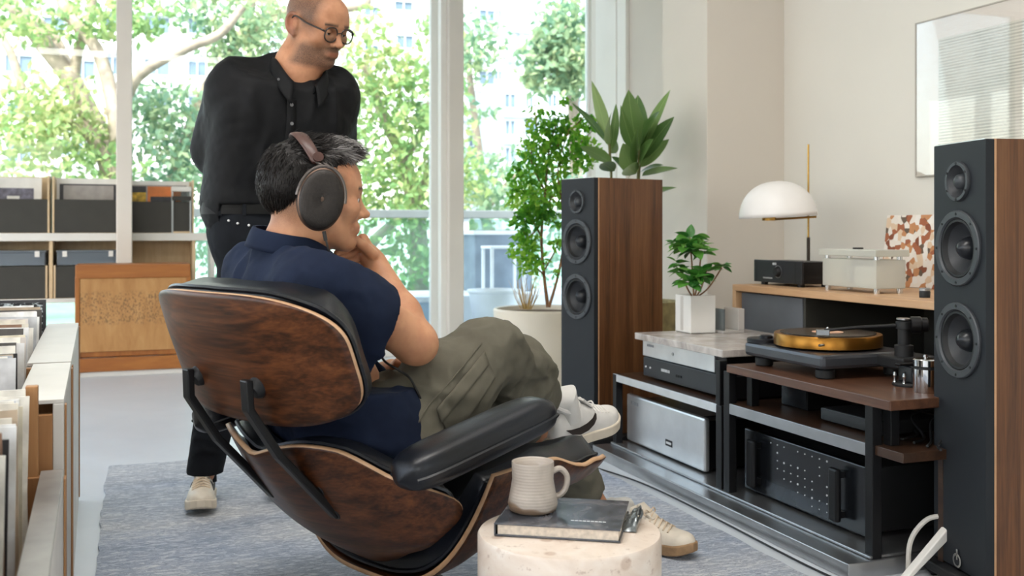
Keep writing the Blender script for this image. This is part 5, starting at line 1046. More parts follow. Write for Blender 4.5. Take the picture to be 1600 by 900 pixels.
def head_shape(G, M, s, ears=True, lid=-.004):
    e = lambda p, r, k=.02, op='add', rot=None: G.ell(M @ Matrix.Translation(p) @ (rot if rot else Matrix.Identity(4)) @ Matrix.Diagonal((1/1, 1, 1, 1)), r, k*s, op)
    c = lambda a, b, ra, rb, k=.015, op='add', flat=None: G.cone(M @ Vector(a), M @ Vector(b), ra*s, rb*s, k*s, op, flat)
    e((-.014, 0, .022), (.100, .077, .090), .01); e((.030, 0, -.03), (.068, .064, .085), .03); e((.045, 0, .03), (.052, .066, .055), .03)
    c((.02, -.042, -.075), (.062, -.02, -.104), .026, .018, .025); c((.02, .042, -.075), (.062, .02, -.104), .026, .018, .025); e((.074, 0, -.108), (.022, .022, .018), .018)
    c((-.02, -.052, -.03), (.015, -.046, -.085), .024, .02, .03); c((-.02, .052, -.03), (.015, .046, -.085), .024, .02, .03)
    e((.068, -.04, -.034), (.024, .024, .022), .02); e((.068, .04, -.034), (.024, .024, .022), .02)
    c((.080, -.036, .012), (.088, -.012, .010), .012, .010, .016); c((.080, .036, .012), (.088, .012, .010), .012, .010, .016)
    e((.098, -.033, -.010), (.017, .016, .012), .008, 'sub'); e((.098, .033, -.010), (.017, .016, .012), .008, 'sub')
    e((.079, -.032, -.011), (.0125, .0135, .0115), .003); e((.079, .032, -.011), (.0125, .0135, .0115), .003)
    c((.086, 0, .004), (.107, 0, -.036), .008, .0105, .010); e((.113, 0, -.043), (.013, .011, .0098), .006); e((.099, -.013, -.047), (.010, .008, .008), .005); e((.099, .013, -.047), (.010, .008, .008), .005)
    e((.082, 0, -.076), (.020, .03, .018), .012); c((.093, -.016, -.0705), (.094, .016, -.0705), .0055, .0055, .006); c((.083, -.027, -.073), (.092, -.012, -.0718), .0035, .005, .005); c((.083, .027, -.073), (.092, .012, -.0718), .0035, .005, .005)
    c((.0915, -.016, -.0815), (.0915, .016, -.0815), .0062, .0062, .006); c((.080, -.031, -.0742), (.0965, -.012, -.0768), .0015, .0012, .002, 'sub'); c((.0968, -.012, -.0768), (.0968, .012, -.0768), .0012, .0012, .002, 'sub'); c((.080, .031, -.0742), (.0965, .012, -.0768), .0015, .0012, .002, 'sub')
    for sg in (-1, 1): e((.0805, sg*.032, lid), (.0142, .0150, .0095), .002)
    if ears:
        for sg in (-1, 1):
            R_ = Matrix.Rotation(sg*math.radians(-30), 4, 'Z') @ Matrix.Rotation(math.radians(-10), 4, 'Y')
            e((-.018, sg*.085, -.012), (.023, .0100, .036), .004, 'add', R_); e((-.013, sg*.0945, -.008), (.0145, .0115, .025), .003, 'sub', R_); e((-.006, sg*.081, -.042), (.009, .007, .010), .006)
def skin_mat(name, base, deep, lip, hair):
    n = N(name); co = n.co(); at = lambda k: (lambda q: (setattr(q, 'attribute_name', k), q.outputs['Fac'])[1])(n.n.new('ShaderNodeAttribute'))
    c = n.ramp(n.noise(co, 22, 5, .6), [(.3, deep), (.62, base)]); c = n.mix(at('lip'), c, lip); sp = n.ramp(n.noise(co, 420, 2, .7), [(.35, (.6, .6, .6, 1)), (.65, (1, 1, 1, 1))])
    c = n.mix(n.mix(1.0, at('stubble'), sp, 'MULTIPLY'), c, hair); c = n.mix(at('brow'), c, hair); n.col(c); n.set(rough=.5, sss=.12, spec=.4); n.b.inputs['Subsurface Radius'].default_value = (.012, .005, .003); n.bump(n.noise(co, 300, 3), .06, .001); return n.m
def head_attrs(vs, Mi, scalp, beard, s):
    p = (np.c_[vs, np.ones(len(vs))] @ np.array(Mi).T)[:, :3]; x, y, z = p.T; sm = lambda v, a, b: np.clip((v-a)/(b-a), 0, 1)
    near = (np.linalg.norm(p, axis=1) < .2)
    lip = np.exp(-(((x-.093)/.014)**2+(y/.025)**2+((z+.0765)/.0082)**2)**2)*.75
    st = np.zeros(len(vs))
    if beard is True: 
        st = sm(x, .005, .03)*sm(-z, .045, .07)*sm(z, -.135, -.118)*.85*(1-np.exp(-(((x-.093)/.02)**2+(y/.028)**2+((z+.077)/.0095)**2)**2)); st += np.exp(-(((x-.098)/.02)**2+(y/.03)**2+((z+.060)/.007)**2)**2)*.75
        st += sm(-x, -.02, .0)*sm(x, -.03, -.0)*sm(-z, .01, .03)*sm(z, -.1, -.06)*.6
    if beard == 'fade': st = scalp*np.maximum(sm(z, -.09, -.02)*sm(-x, .015, .05), sm(z, -.05, -.005)*sm(.062-x, 0, .02)*sm(x, -.09, -.05)*sm(-z, -.06, -.03))
    elif scalp: st += scalp*sm(z, -.035, .015)*sm(.062-x, -.015, .015)*(1-.3*sm(x, -.04, .05)*sm(z, .05, .09))*(1-np.exp(-(((x+.01)/.022)**2+((z+.014)/.036)**2)**2)*(np.abs(y) > .07))
    brow = np.exp(-(((x-.09)/.02)**2)**2)*np.exp(-((z-.0135+.10*np.clip(np.abs(y)-.034, 0, 1))/.0048)**2)*(np.abs(y) > .012)*(np.abs(y) < .052)*.95*sm(x, .05, .065)
    lip = np.maximum(lip, .4*(np.abs(y) > .0835)*(z < .04)*(z > -.06)*(x < .02))
    return {'lip': lip*near, 'stubble': np.clip(st, 0, .9)*near, 'brow': brow*near}
def eyes(parent, M, s, origin):
    for sg in (-1, 1):
        c = M @ Vector((.0805, sg*.032, -.0115)); d_ = (M.to_3x3() @ Vector((1, sg*.1, -.1))).normalized(); o_ = Vector(origin)
        e_ = MB().lathe([(.0116*s*math.cos(a), .0116*s*math.sin(a)) for a in [-PI/2+PI*i/14 for i in range(15)]], 24, align(c-o_+d_*.0014*s, d_), cap=False).build('eye', plain('eye_white', '#d9d2ca', .2), parent, smooth=True)
        MB().lathe([(.0056*s, 0), (.0055*s, .0006), (.001, .0016)], 20, align(c-o_+d_*.0118*s, d_)).build('iris', plain('dark_iris', '#2a1c14', .15), e_, smooth=True)
def shoe(parent, M, side, upper_m, sole_m, mark_m, lace_m, sock=None):
    """low trainer: sole, upper, tongue, laces and a hook mark on both sides; M: frame at the heel on the ground, x to the toe"""
    L = .295; w = lambda v: smooth_lerp(v, [(0, .022), (.05, .031), (.25, .034), (.45, .037), (.7, .047), (.87, .042), (.96, .027), (1, .008)])
    hh = lambda v: smooth_lerp(v, [(0, .055), (.05, .075), (.2, .088), (.36, .086), (.5, .068), (.7, .046), (.88, .036), (.96, .025), (1, .008)]); toe = lambda v: .012*max(0, (v-.75)/.25)**2; bend = lambda v: side*.008*math.sin(PI*v)
    def up(u, v): 
        a = PI*u; cs, sn = math.cos(a), math.sin(a); return M @ Vector((L*v, w(v)*math.copysign(abs(cs)**.8, cs)*(1-.12*sn)+bend(v), .026+toe(v)+hh(v)*abs(sn)**.75))
    b = MB().grid(up, 26, 36); n_u = 26; b.f.append(tuple(range(n_u))); b.f.append(tuple(reversed(range(35*n_u, 36*n_u)))); b.f += [(j*n_u, (j+1)*n_u, (j+1)*n_u+n_u-1, j*n_u+n_u-1) for j in range(35)]
    S_ = b.build('shoe', upper_m, parent, smooth=True, angle=75)
    ring_ = [(L*(-.015+1.03*k/40), 1) for k in range(41)]; pl_ = []
    for sg in (1, -1):
        ks = range(41) if sg == 1 else range(40, -1, -1)
        for k in ks: v = min(max(k/40, 0.0), 1); pl_.append((L*(-.012+1.026*v), sg*(w(v)+.0045)+bend(v)))
    n_ = len(pl_); vs_ = [M @ Vector((x, y, toe(x/L if x > 0 else 0)*1.2)) for x, y in pl_]+[M @ Vector((x, y, .030+toe(x/L if x > 0 else 0))) for x, y in pl_]
    sl_ = MB().add(vs_, [tuple(reversed(range(n_))), tuple(range(n_, 2*n_))]+[(i, (i+1) % n_, n_+(i+1) % n_, n_+i) for i in range(n_)]).build('sole', sole_m, S_, .004)
    def surf(v, z, sg): 
        q = min(max((z-.026-toe(v))/hh(v), .02), .98)**(1/.75); a = math.asin(q); cs = math.cos(a); return M @ Vector((L*v, sg*(w(v)*cs**.8*(1-.12*q)+.0022)+bend(v), z))
    for sg in (1, -1):
        cen_ = [(.10, .056, .0015), (.17, .048, .008), (.28, .045, .0115), (.39, .050, .012), (.47, .060, .010), (.51, .070, .007), (.525, .077, .002)]; b = MB(); vs_ = []
        for v, z, h_ in cen_: vs_ += [surf(v, z-h_, sg), surf(v-.01, z+h_*.8, sg)]
        b.add(vs_, [(2*i, 2*i+1, 2*i+3, 2*i+2) for i in range(len(cen_)-1)]); b.build('side_mark', mark_m, S_, solid=.0016, offset=0)
    for k in range(5):
        v = .50+.055*k; zt = .026+hh(v)*.99; b = MB(); b.tube([surf(v-.01, .026+hh(v)*.86, 1), M @ Vector((L*v, bend(v)+.006, zt+.006)), M @ Vector((L*(v+.02), bend(v)-.006, zt+.005)), surf(v+.03, .026+hh(v+.03)*.86, -1)], .0028, 6); b.build('lace', lace_m, S_, smooth=True)
    b = MB(); b.tube(spline([M @ Vector((L*.48, bend(.5)+q[0], .026+hh(.48)+q[1])) for q in ((.0, .004), (.02, .016), (.03, .004), (.012, .002), (0, .005), (-.02, .016), (-.03, .003), (-.012, .002), (0, .004))], 4), .0022, 6); b.build('lace_bow', lace_m, S_, smooth=True)
    b = MB(); b.add([M @ Vector((L*x, y+bend(x), .026+hh(x)+z)) for x, y, z in ((.55, -.018, -.002), (.55, .018, -.002), (.44, -.02, .004), (.44, .02, .004), (.37, -.018, .012), (.37, .018, .012))], [(0, 1, 3, 2), (2, 3, 5, 4)]); b.build('tongue', upper_m, S_, solid=.006, offset=0)
    cp = MB().tube([M @ Vector((L*(.19+.165*math.cos(t)), .030*math.sin(t), .026+.083+.008*math.cos(t*2)-(.004*math.cos(t)))) for t in [2*PI*i/24 for i in range(25)]], .008, 8).build('collar', upper_m, S_, smooth=True)
    return S_

# ------------------------------------------------------------------ fabrics
def fabric(name, lo, hi, rough=.85, weave=900, sheen=.0):
    n = N(name); co = n.co(); n.col(n.ramp(n.noise(co, 7, 5, .6), [(.3, lo), (.7, hi)])); n.set(rough=rough, sheen=sheen, spec=.18); n.bump(n.mix(.5, n.noise(co, weave, 2), n.noise(co, 60, 3)), .16, .001); return n.m
m_navy = fabric('navy_cotton', '#121a2c', '#1c263c'); m_khaki = fabric('olive_twill', '#5b574c', '#6f6b5e'); m_blk = fabric('black_cotton', '#0a0b0d', '#151619', .6); m_blkd = fabric('black_denim', '#101216', '#1b1e24', .85)
m_skin_a = skin_mat('warm_skin', '#cc9672', '#b98060', '#a5604f', '#2a211d'); m_skin_b = skin_mat('tan_skin', '#c6906e', '#b07a5a', '#a25d4d', '#2e2825')
m_shoe = plain('white_leather', '#d9d5d0', .5, var=.03, scale=30, bump=.1, bscale=200); m_cream = plain('cream_leather', '#ddd2c2', .5, var=.04, scale=30, bump=.1, bscale=200); m_sole = plain('gum_white_sole', '#d8cbb8', .6, var=.06); m_soleb = plain('tan_gum_sole', '#9a7a58', .6, var=.12, scale=40); m_mark = plain('brown_black_mark', '#2a211c', .5); m_lace = plain('cream_lace', '#d8c4ab', .8); m_lacew = plain('white_lace', '#e3ded8', .8); m_sock = fabric('white_sock', '#cfccc7', '#e2dfda')
def bounds(pts, m):
    a = np.array([tuple(p) for p in pts]); return a.min(0)-m, a.max(0)+m
from mathutils.bvhtree import BVHTree
def tree_of(vs, fs): return BVHTree.FromPolygons([tuple(v) for v in vs], [tuple(int(i) for i in f) for f in fs])
def stick(bvh, p, d, lift=.003):
    """nearest point on a garment along direction d, raised a little"""
    h = bvh.ray_cast(Vector(p)-Vector(d)*.4, Vector(d)); return (h[0]-Vector(d).normalized()*lift) if h[0] else Vector(p)
def hand(G, W, knuckles, fingers, thumb, rk=.012, rf=.0088):
    """palm blended from wrist to each knuckle, five separate chains of finger bones"""
    for k in knuckles: G.cone(W, k, .020, rk, .010)
    for a, b in zip(knuckles, knuckles[1:]): G.cone(a, b, rk, rk, .008)
    m = sum((Vector(k) for k in knuckles), Vector())/4; G.cone(W, (Vector(W)+m)/2, .024, .022, .012)
    for i, ch_ in enumerate(fingers):
        r = rf*(1, 1.05, 1, .86)[i]
        for q, (a, b) in enumerate(zip(ch_, ch_[1:])): G.cone(a, b, r*(1.08-.09*q), r*(.99-.09*q), .003)
    for q, (a, b) in enumerate(zip(thumb, thumb[1:])): G.cone(a, b, rf*(1.45-.2*q), rf*(1.25-.2*q), .006)

# ------------------------------------------------------------------ seated man
OA = V(0.485,2.335,0.215); OA.z = 0
pa = thing('person', 'seated man in a navy polo shirt and olive trousers, hand at his chin, wearing headphones', 'person', OA)
LA = RT*(-.57)+FW*.82; FA = RT*.82+FW*.57
HA = frame(V(0.370,2.282,1.036), RT*math.cos(.36)+FW*math.sin(.36), math.radians(2)); HAi = HA.inverted()
S_R, E_R, W_R = V(0.361,2.125,0.844), V(0.576,2.217,0.708), V(0.522,2.359,0.875)
S_L, E_L, W_L = V(0.271,2.467,0.855), V(0.459,2.558,0.553), V(0.574,2.409,0.615)
HIP_R, KN_R, AN_R = V(0.507,2.264,0.493), V(0.811,2.386,0.657), V(1.055,2.617,0.467)
HIP_L, KN_L, AN_L = V(0.495,2.417,0.450), V(0.992,2.619,0.498), V(1.260,2.702,0.137)
NB = V(0.320,2.295,0.893)
G = Field(*bounds([HA.translation, S_R, E_R, W_L, KN_R, AN_L, AN_R, S_L, V(0.343,2.217,1.173), V(0.250,2.357,1.039)], .14), .0085,
          [(np.array(V(0.216,2.157,0.887))-.06, np.array(V(0.548,2.377,1.172))+.06, .0030), (np.array(HA @ Vector((-.13, -.1, -.14))), np.array(HA @ Vector((.13, .1, .14))), .0030)])
head_shape(G, HA, 1.0)
G.cone(HA @ Vector((-.032, 0, -.05)), NB, .056, .062, .03); G.cone(NB, V(0.346,2.291,0.768), .06, .09, .05); G.cone(V(0.346,2.291,0.768), V(0.485,2.335,0.481), .09, .10, .05); G.cone(NB-V(0, 0, .04), S_R, .035, .04, .03); G.cone(NB-V(0, 0, .04), S_L, .035, .04, .03)
G.cone(S_R, E_R, .056, .047, .02); mid = Vector(E_R)*.68+Vector(W_R)*.32
G.cone(E_R, mid, .045, .045, .02); G.cone(mid, W_R, .044, .0285, .025); G.ell(Matrix.Translation(Vector(E_R)+RT*.012+V(0, 0, -.012)), (.044, .044, .042), .02)
hand(G, W_R, [V(0.487,2.329,0.932), V(0.494,2.348,0.922), V(0.503,2.363,0.908), V(0.513,2.373,0.893)],
     [[V(0.487,2.329,0.932), V(0.459,2.337,0.915), V(0.436,2.327,0.905), V(0.424,2.315,0.902)], [V(0.494,2.348,0.922), V(0.464,2.354,0.898), V(0.440,2.347,0.891), V(0.428,2.335,0.890)], [V(0.503,2.363,0.908), V(0.474,2.366,0.881), V(0.450,2.359,0.879), V(0.438,2.353,0.879)], [V(0.513,2.373,0.893), V(0.486,2.373,0.869), V(0.466,2.369,0.868), V(0.455,2.362,0.870)]],
     [V(0.511,2.331,0.897), V(0.483,2.310,0.919), V(0.460,2.304,0.935), V(0.444,2.306,0.943)])
G.cone(S_L, E_L, .05, .042, .02); G.cone(E_L, W_L, .042, .028, .02)
hand(G, W_L, [V(0.581,2.375,0.628), V(0.589,2.383,0.622), V(0.596,2.391,0.615), V(0.601,2.400,0.607)], [[V(0.581,2.375,0.628), V(0.593,2.349,0.634), V(0.601,2.336,0.626)], [V(0.589,2.383,0.622), V(0.602,2.357,0.626), V(0.609,2.344,0.619)], [V(0.596,2.391,0.615), V(0.608,2.365,0.617), V(0.614,2.352,0.610)], [V(0.601,2.400,0.607), V(0.612,2.374,0.607), V(0.617,2.362,0.601)]], [V(0.572,2.389,0.627), V(0.579,2.365,0.640), V(0.589,2.351,0.640)])
G.cone(V(0.481,2.316,0.470), HIP_R, .09, .075, .04); G.cone(HIP_R, KN_R, .07, .055, .03); G.cone(KN_R, AN_R, .05, .036, .02); G.cone(V(0.481,2.316,0.470), HIP_L, .09, .07, .04); G.cone(HIP_L, KN_L, .07, .055, .03); G.cone(KN_L, AN_L, .05, .036, .02)
vs, fs = G.mesh(); body_a = put_mesh('body', vs, fs, m_skin_a, pa, head_attrs(vs, HAi, .85, 'fade', 1), OA)
eyes(pa, HA, 1.0, OA)
# nails
for q, dn in ((V(0.441,2.297,0.943), -FW),): MB().lathe([(.0058, 0), (.005, .0012), (.001, .0018)], 14, align(Vector(q)-OA, dn+UP*.3), cap=False).build('thumbnail', plain('nail', '#d8ab93', .3), pa, smooth=True)
# polo shirt
G = Field(*bounds([S_R, S_L, E_R, V(0.485,2.335,0.422), V(0.574,2.239,0.608)], .17), .0042)
def bar(c, hs, r, k=.06, L=LA): G.cone(Vector(c)-L*hs, Vector(c)+L*hs, r, r, k)
bar(V(0.322,2.294,0.851), .115, .066); bar(V(0.330,2.291,0.804), .10, .105); bar(V(0.352,2.294,0.740), .095, .118); bar(V(0.385,2.308,0.651), .08, .125); bar(V(0.431,2.323,0.552), .075, .138, .05); bar(V(0.478,2.333,0.467), .075, .145, .05)
G.cone(NB, V(0.326,2.292,0.840), .068, .085, .05)
G.cone(S_R, V(0.521,2.189,0.738), .076, .068, .045); G.cone(V(0.360,2.158,0.805), V(0.444,2.170,0.761), .085, .08, .05)
G.cone(S_L, V(0.334,2.561,0.670), .078, .07, .05)
ax_ = (Vector(E_R)-Vector(S_R)).normalized(); cp = Vector(V(0.478,2.168,0.749)); G.cut(cp, (ax_+UP*.12).normalized(), .001, cp-Vector((.14, .14, .14)), cp+Vector((.2, .2, .15)))
G.cut(NB+V(0, 0, .012), (FA*.35+UP), .006); G.cut(V(0.578,2.301,0.581), (FA*.93-UP*.36), .006)
vs, fs = G.mesh()
vs = cloth(vs, fs, [([V(0.504,2.116,0.683), V(0.445,2.106,0.706), V(0.380,2.118,0.708)], .009, .012), ([V(0.493,2.141,0.660), V(0.436,2.130,0.657), V(0.384,2.138,0.632)], .009, .013), ([V(0.474,2.116,0.791), V(0.404,2.067,0.829), V(0.351,2.065,0.834)], .006, .012), ([V(0.496,2.118,0.750), V(0.426,2.080,0.769), V(0.373,2.078,0.764)], .006, .011),
    ([V(0.562,2.190,0.559), V(0.498,2.160,0.568), V(0.449,2.157,0.599)], .010, .012), ([V(0.549,2.195,0.524), V(0.498,2.160,0.526), V(0.455,2.155,0.544)], .010, .012), ([V(0.562,2.212,0.584), V(0.515,2.175,0.620), V(0.474,2.148,0.632)], .008, .012), ([V(0.250,2.357,0.867), V(0.265,2.246,0.801), V(0.272,2.190,0.738)], .006, .014), ([V(0.228,2.419,0.835), V(0.238,2.309,0.784), V(0.239,2.255,0.733)], .006, .013)], .009, 14, 3, None)
shirt_a = put_mesh('polo_shirt', vs, fs, m_navy, pa, None, OA); bva = tree_of(vs, fs)
hem = MB(); 
nk = (HA @ Vector((-.03, 0, -.06))-NB).normalized()
def collar(parent, base, axis, fwd, r, h, mat, drop, origin, gap=.5, tilt=.25, n=48, fall=1.0, vee=.0):
    """folded shirt collar: stand and turned-down leaf, open at the front"""
    z = Vector(axis).normalized(); x = (Vector(fwd)-z*Vector(fwd).dot(z)).normalized(); y = z.cross(x)
    def pt(u, v):
        a = gap+(2*PI-2*gap)*u; front = max(0, math.cos(a)); dirv = x*math.cos(a)*1.04+y*math.sin(a)
        if v < .4: t = v/.4; rr = r+.002*t+.018*front**2; zz = h*t*(1-.45*front)-vee*front**2.5
        else: t = (v-.4)/.6; rr = r+.004+.018*front**2+(.012+.020*front)*t**.8; zz = h*(1-.45*front)-vee*front**2.5-(drop+drop*.75*front**2*fall)*t+.004*math.sin(PI*t)
        return Vector(base)+dirv*rr+z*zz-Vector(origin)
    return MB().grid(pt, n, 12).build('collar', mat, parent, smooth=True, solid=.003, offset=0, angle=80)
collar(shirt_a, NB+V(0, 0, .034)-nk*.012, (nk+UP*.4).normalized(), FA, .077, .036, m_navy, .046, OA, .30, vee=.03)
cuff = MB(); e1 = ax_.orthogonal().normalized(); e2 = ax_.cross(e1)
# trousers
G = Field(*bounds([V(0.485,2.335,0.466), HIP_R, KN_R, KN_L, AN_L, AN_R, V(0.466,2.279,0.435)], .17), .0055)
bar(V(0.498,2.325,0.475), .07, .112, .05); bar(V(0.523,2.322,0.440), .075, .112, .05)
G.cone(HIP_R, V(0.673,2.320,0.576), .110, .100, .05); G.cone(V(0.673,2.320,0.576), KN_R, .100, .076, .04); G.cone(KN_R, V(0.917,2.497,0.574), .076, .078, .035); G.cone(V(0.917,2.497,0.574), AN_R-RT*.012, .078, .060, .035)
G.cone(HIP_L, KN_L, .105, .078, .05); G.cone(KN_L, V(1.116,2.680,0.328), .076, .078, .035); G.cone(V(1.116,2.680,0.328), V(1.208,2.699,0.198), .074, .060, .03); G.cone(V(0.923,2.452,0.618), V(0.997,2.564,0.498), .05, .06, .04)
c2 = Vector(V(1.044,2.599,0.474)); ax2 = (Vector(AN_R)-Vector(KN_R)).normalized(); G.cut(c2, (ax2*.6+RT*.8).normalized(), .004, c2-Vector((.1, .12, .12)), c2+Vector((.3, .3, .15)))
c3 = Vector(V(1.220,2.705,0.186)); ax3 = (Vector(AN_L)-Vector(KN_L)).normalized(); G.cut(c3, ax3, .004, c3-Vector((.14, .14, .2)), c3+Vector((.2, .2, .12)))
vs, fs = G.mesh()
vs = cloth(vs, fs, [([V(0.562,2.190,0.524), V(0.596,2.210,0.554), V(0.642,2.214,0.522)], .010, .012), ([V(0.588,2.234,0.608), V(0.642,2.214,0.579), V(0.700,2.257,0.510)], .010, .013), ([V(0.554,2.161,0.495), V(0.598,2.188,0.473), V(0.628,2.219,0.421)], .010, .012), ([V(0.874,2.342,0.688), V(0.906,2.384,0.619), V(0.892,2.400,0.553), V(0.861,2.400,0.475)], .016, .012), ([V(0.929,2.376,0.658), V(0.952,2.420,0.580), V(0.939,2.446,0.495)], .014, .012), ([V(0.970,2.435,0.601), V(1.026,2.500,0.548), V(1.055,2.542,0.481)], .010, .011), ([V(0.970,2.414,0.628), V(1.011,2.463,0.584), V(1.071,2.536,0.558)], .010, .010), ([V(0.775,2.293,0.650), V(0.806,2.314,0.586), V(0.795,2.329,0.507)], .009, .013), ([V(1.125,2.655,0.360), V(1.167,2.640,0.315), V(1.226,2.661,0.269)], .006, .01), ([V(0.684,2.305,0.675), V(0.753,2.323,0.709), V(0.802,2.326,0.722)], .005, .010), ([V(0.524,2.151,0.485), V(0.554,2.161,0.453), V(0.578,2.195,0.402)], .012, .013)], .012, 14, 12, None); vs = cloth(vs, fs, [([V(0.601,2.229,0.579), V(0.655,2.209,0.550), V(0.714,2.252,0.466)], -.006, .006), ([V(0.859,2.348,0.703), V(0.884,2.360,0.638), V(0.873,2.385,0.540), V(0.836,2.377,0.465)], -.010, .007), ([V(0.917,2.390,0.633), V(0.947,2.422,0.580), V(1.000,2.488,0.551)], -.008, .006), ([V(0.559,2.181,0.561), V(0.600,2.198,0.534), V(0.642,2.214,0.464)], -.008, .006), ([V(0.802,2.326,0.707), V(0.838,2.334,0.666), V(0.888,2.358,0.657)], .006, .007), ([V(0.530,2.149,0.499), V(0.573,2.176,0.491), V(0.616,2.202,0.440)], -.007, .006)], .006, 26, 40, None, .0006)
tro_a = put_mesh('trousers', vs, fs, m_khaki, pa, None, OA); bvt = tree_of(vs, fs)
def patch(name, corners, d, nu, nv, mat, parent, origin, thick=.003, lift=.002, bv=None):
    """a sewn-on piece that follows the cloth under it; corners a, b, c, e run round the piece"""
    a, b_, c_, e_ = [Vector(q) for q in corners]
    return MB().grid(lambda u, v: stick(bv, (a*(1-u)+b_*u)*(1-v)+(e_*(1-u)+c_*u)*v, d, lift)-Vector(origin), nu, nv).build(name, mat, parent, smooth=True, solid=thick, offset=0, angle=60)
pk = patch('cargo_pocket', (V(0.639,2.215,0.550), V(0.732,2.181,0.662), V(0.753,2.174,0.608), V(0.663,2.206,0.478)), FW, 16, 12, m_khaki, tro_a, OA, .004, .004, bvt)
patch('pocket_flap', (V(0.634,2.217,0.559), V(0.730,2.182,0.671), V(0.739,2.179,0.639), V(0.645,2.213,0.527)), FW, 16, 6, m_khaki, tro_a, OA, .004, .007, bvt)
b = MB(); b.tube([stick(bvt, p, FW, .002)-OA for p in spline([V(0.530,2.149,0.458), V(0.575,2.132,0.554), V(0.655,2.209,0.608), V(0.723,2.185,0.687)], 8)], .0018, 5); b.build('side_seam', m_khaki, tro_a, smooth=True)
# shoes
def foot_frame(heel, toe_, up_=UP):
    x = (Vector(toe_)-Vector(heel)).normalized(); y = Vector(up_).cross(x).normalized(); z = x.cross(y); return Matrix.Translation(Vector(heel)) @ Matrix((x, y, z)).transposed().to_4x4()
TO = Matrix.Translation(-OA)
MR = foot_frame(V(1.058,2.595,0.355), V(1.275,2.712,0.379), UP-FW*.35+RT*(-.1)); s_r = shoe(pa, TO @ MR, -1, m_shoe, m_sole, m_mark, m_lacew)
ML = foot_frame(V(1.351,2.828,0.006), V(1.471,2.619,0.012), UP); ML.translation.z = .012; s_l = shoe(pa, TO @ ML, 1, m_cream, m_soleb, m_mark, m_lace)
MB().tube([AN_R-OA-(Vector(AN_R)-Vector(KN_R)).normalized()*.015, MR @ Vector((.06, 0, .13))-OA, MR @ Vector((.07, 0, .07))-OA], [.041, .044, .042], 20).build('sock', m_sock, pa, smooth=True)
MB().tube([AN_L-OA, ML @ Vector((.055, 0, .10))-OA, ML @ Vector((.065, 0, .05))-OA], [.036, .038, .038], 20).build('ankle', m_skin_a, body_a, smooth=True)
C.objects['ankle'].parent = pa; C.objects['ankle'].name = 'ankle_sock'; C.objects['ankle_sock'].data.materials[0] = m_sock
# hair: close cap plus single strands, greyer over the forehead
def hair_mat(name, dark, mid_, grey):
    n = N(name); at = n.n.new('ShaderNodeAttribute'); at.attribute_name = 'grey'; c = n.ramp(at.outputs['Fac'], [(0, dark), (.45, mid_), (1, grey)]); n.col(c); n.set(rough=.45, spec=.25); n.bump(n.noise(n.co((1, 1, .3)), 240, 3), .4, .002); return n.m
m_hair = hair_mat('dark_greying_hair', '#120e0c', '#2b2523', '#9a9694')
hc = np.array(HA.translation); G = Field(hc-.15, hc+.16, .0035)
hm = lambda p, r, k=.02, op='add': G.ell(HA @ Matrix.Translation(p), r, k, op)
hm((-.020, 0, .026), (.106, .081, .094), .02); hm((.042, 0, .080), (.060, .062, .034), .03); hm((-.070, 0, .008), (.042, .060, .045), .03)
G.cut(HA @ Vector((.004, 0, .016)), HA.to_3x3() @ Vector((.82, 0, -1)), .02); G.cut(HA @ Vector((.10, 0, .08)), HA.to_3x3() @ Vector((1, 0, .2)), .02)
vs, fs = G.mesh(); nv = vnormals(vs, fs); lo_ = (np.c_[vs, np.ones(len(vs))] @ np.array(HAi).T)[:, :3]
q = vs*1.0; vs2 = vs+nv*((.0008+.0028*np.clip((lo_[:, 2]-.02)/.06, 0, 1))*(1-np.abs(vnoise(lo_*np.array([28, 170, 45]), 5))*2)+.0008*vnoise(lo_*260, 8))[:, None]
gr = np.clip((lo_[:, 0]+.015)/.05, 0, 1)*np.clip((lo_[:, 2]-.03)/.04, 0, 1); gr = np.clip(gr*(.8+.7*vnoise(lo_*np.array([30, 120, 60]), 2)), 0, 1)
hair_o = put_mesh('hair', vs2, fs, m_hair, pa, {'grey': gr}, OA)
rgn = np.random.default_rng(3); pick = rgn.choice(len(vs), 5200); sv = []; sf = []; sg_ = []; R3 = np.array(HA.to_3x3())
for i in pick:
    x, y, z = lo_[i]
    if z < .0+.75*x+.004: 
        if rgn.random() < .5: continue
    top_ = np.clip((z-.05)/.05, 0, 1); flow = np.array([.9, .25*rgn.normal(), .25])*top_+np.array([-.25, 0, -.95])*(1-top_)
    if x < -.07: flow = np.array([-.1, .1*rgn.normal(), -1])
    n_l = nv[i] @ R3; flow = flow-n_l*(flow @ n_l)*.8; flow /= np.linalg.norm(flow)+1e-6; L = (.020+.022*top_*rgn.random()) if z > .03 else .010+.010*rgn.random()
    p0 = lo_[i]-n_l*.002; lift = .25+.55*top_*rgn.random(); p1 = p0+(flow*.55+n_l*lift*.5)*L; p2 = p0+(flow+n_l*lift*.35+rgn.normal(size=3)*.12)*L
    sd_ = np.cross(flow, n_l); sd_ /= np.linalg.norm(sd_)+1e-6; w_ = .0011; k = len(sv)
    for p, ww in ((p0, w_), (p1, w_*.8), (p2, w_*.15)): sv += [p+sd_*ww, p-sd_*ww, p+n_l*ww]
    for q_ in (0, 1):
        for e_ in range(3): a_, b_ = k+3*q_+e_, k+3*q_+(e_+1) % 3; sf.append((a_, b_, b_+3, a_+3))
    sg_ += [np.clip(gr[i]*1.15+rgn.normal()*.12, 0, 1)]*9
sv = (np.c_[np.array(sv), np.ones(len(sv))] @ np.array(HA).T)[:, :3]
hs_ = put_mesh('hair_strands', sv, np.array(sf), m_hair, hair_o, {'grey': np.array(sg_)}, (0, 0, 0)); hs_.data.transform(Matrix.Translation(-OA)); hs_['kind'] = 'stuff'

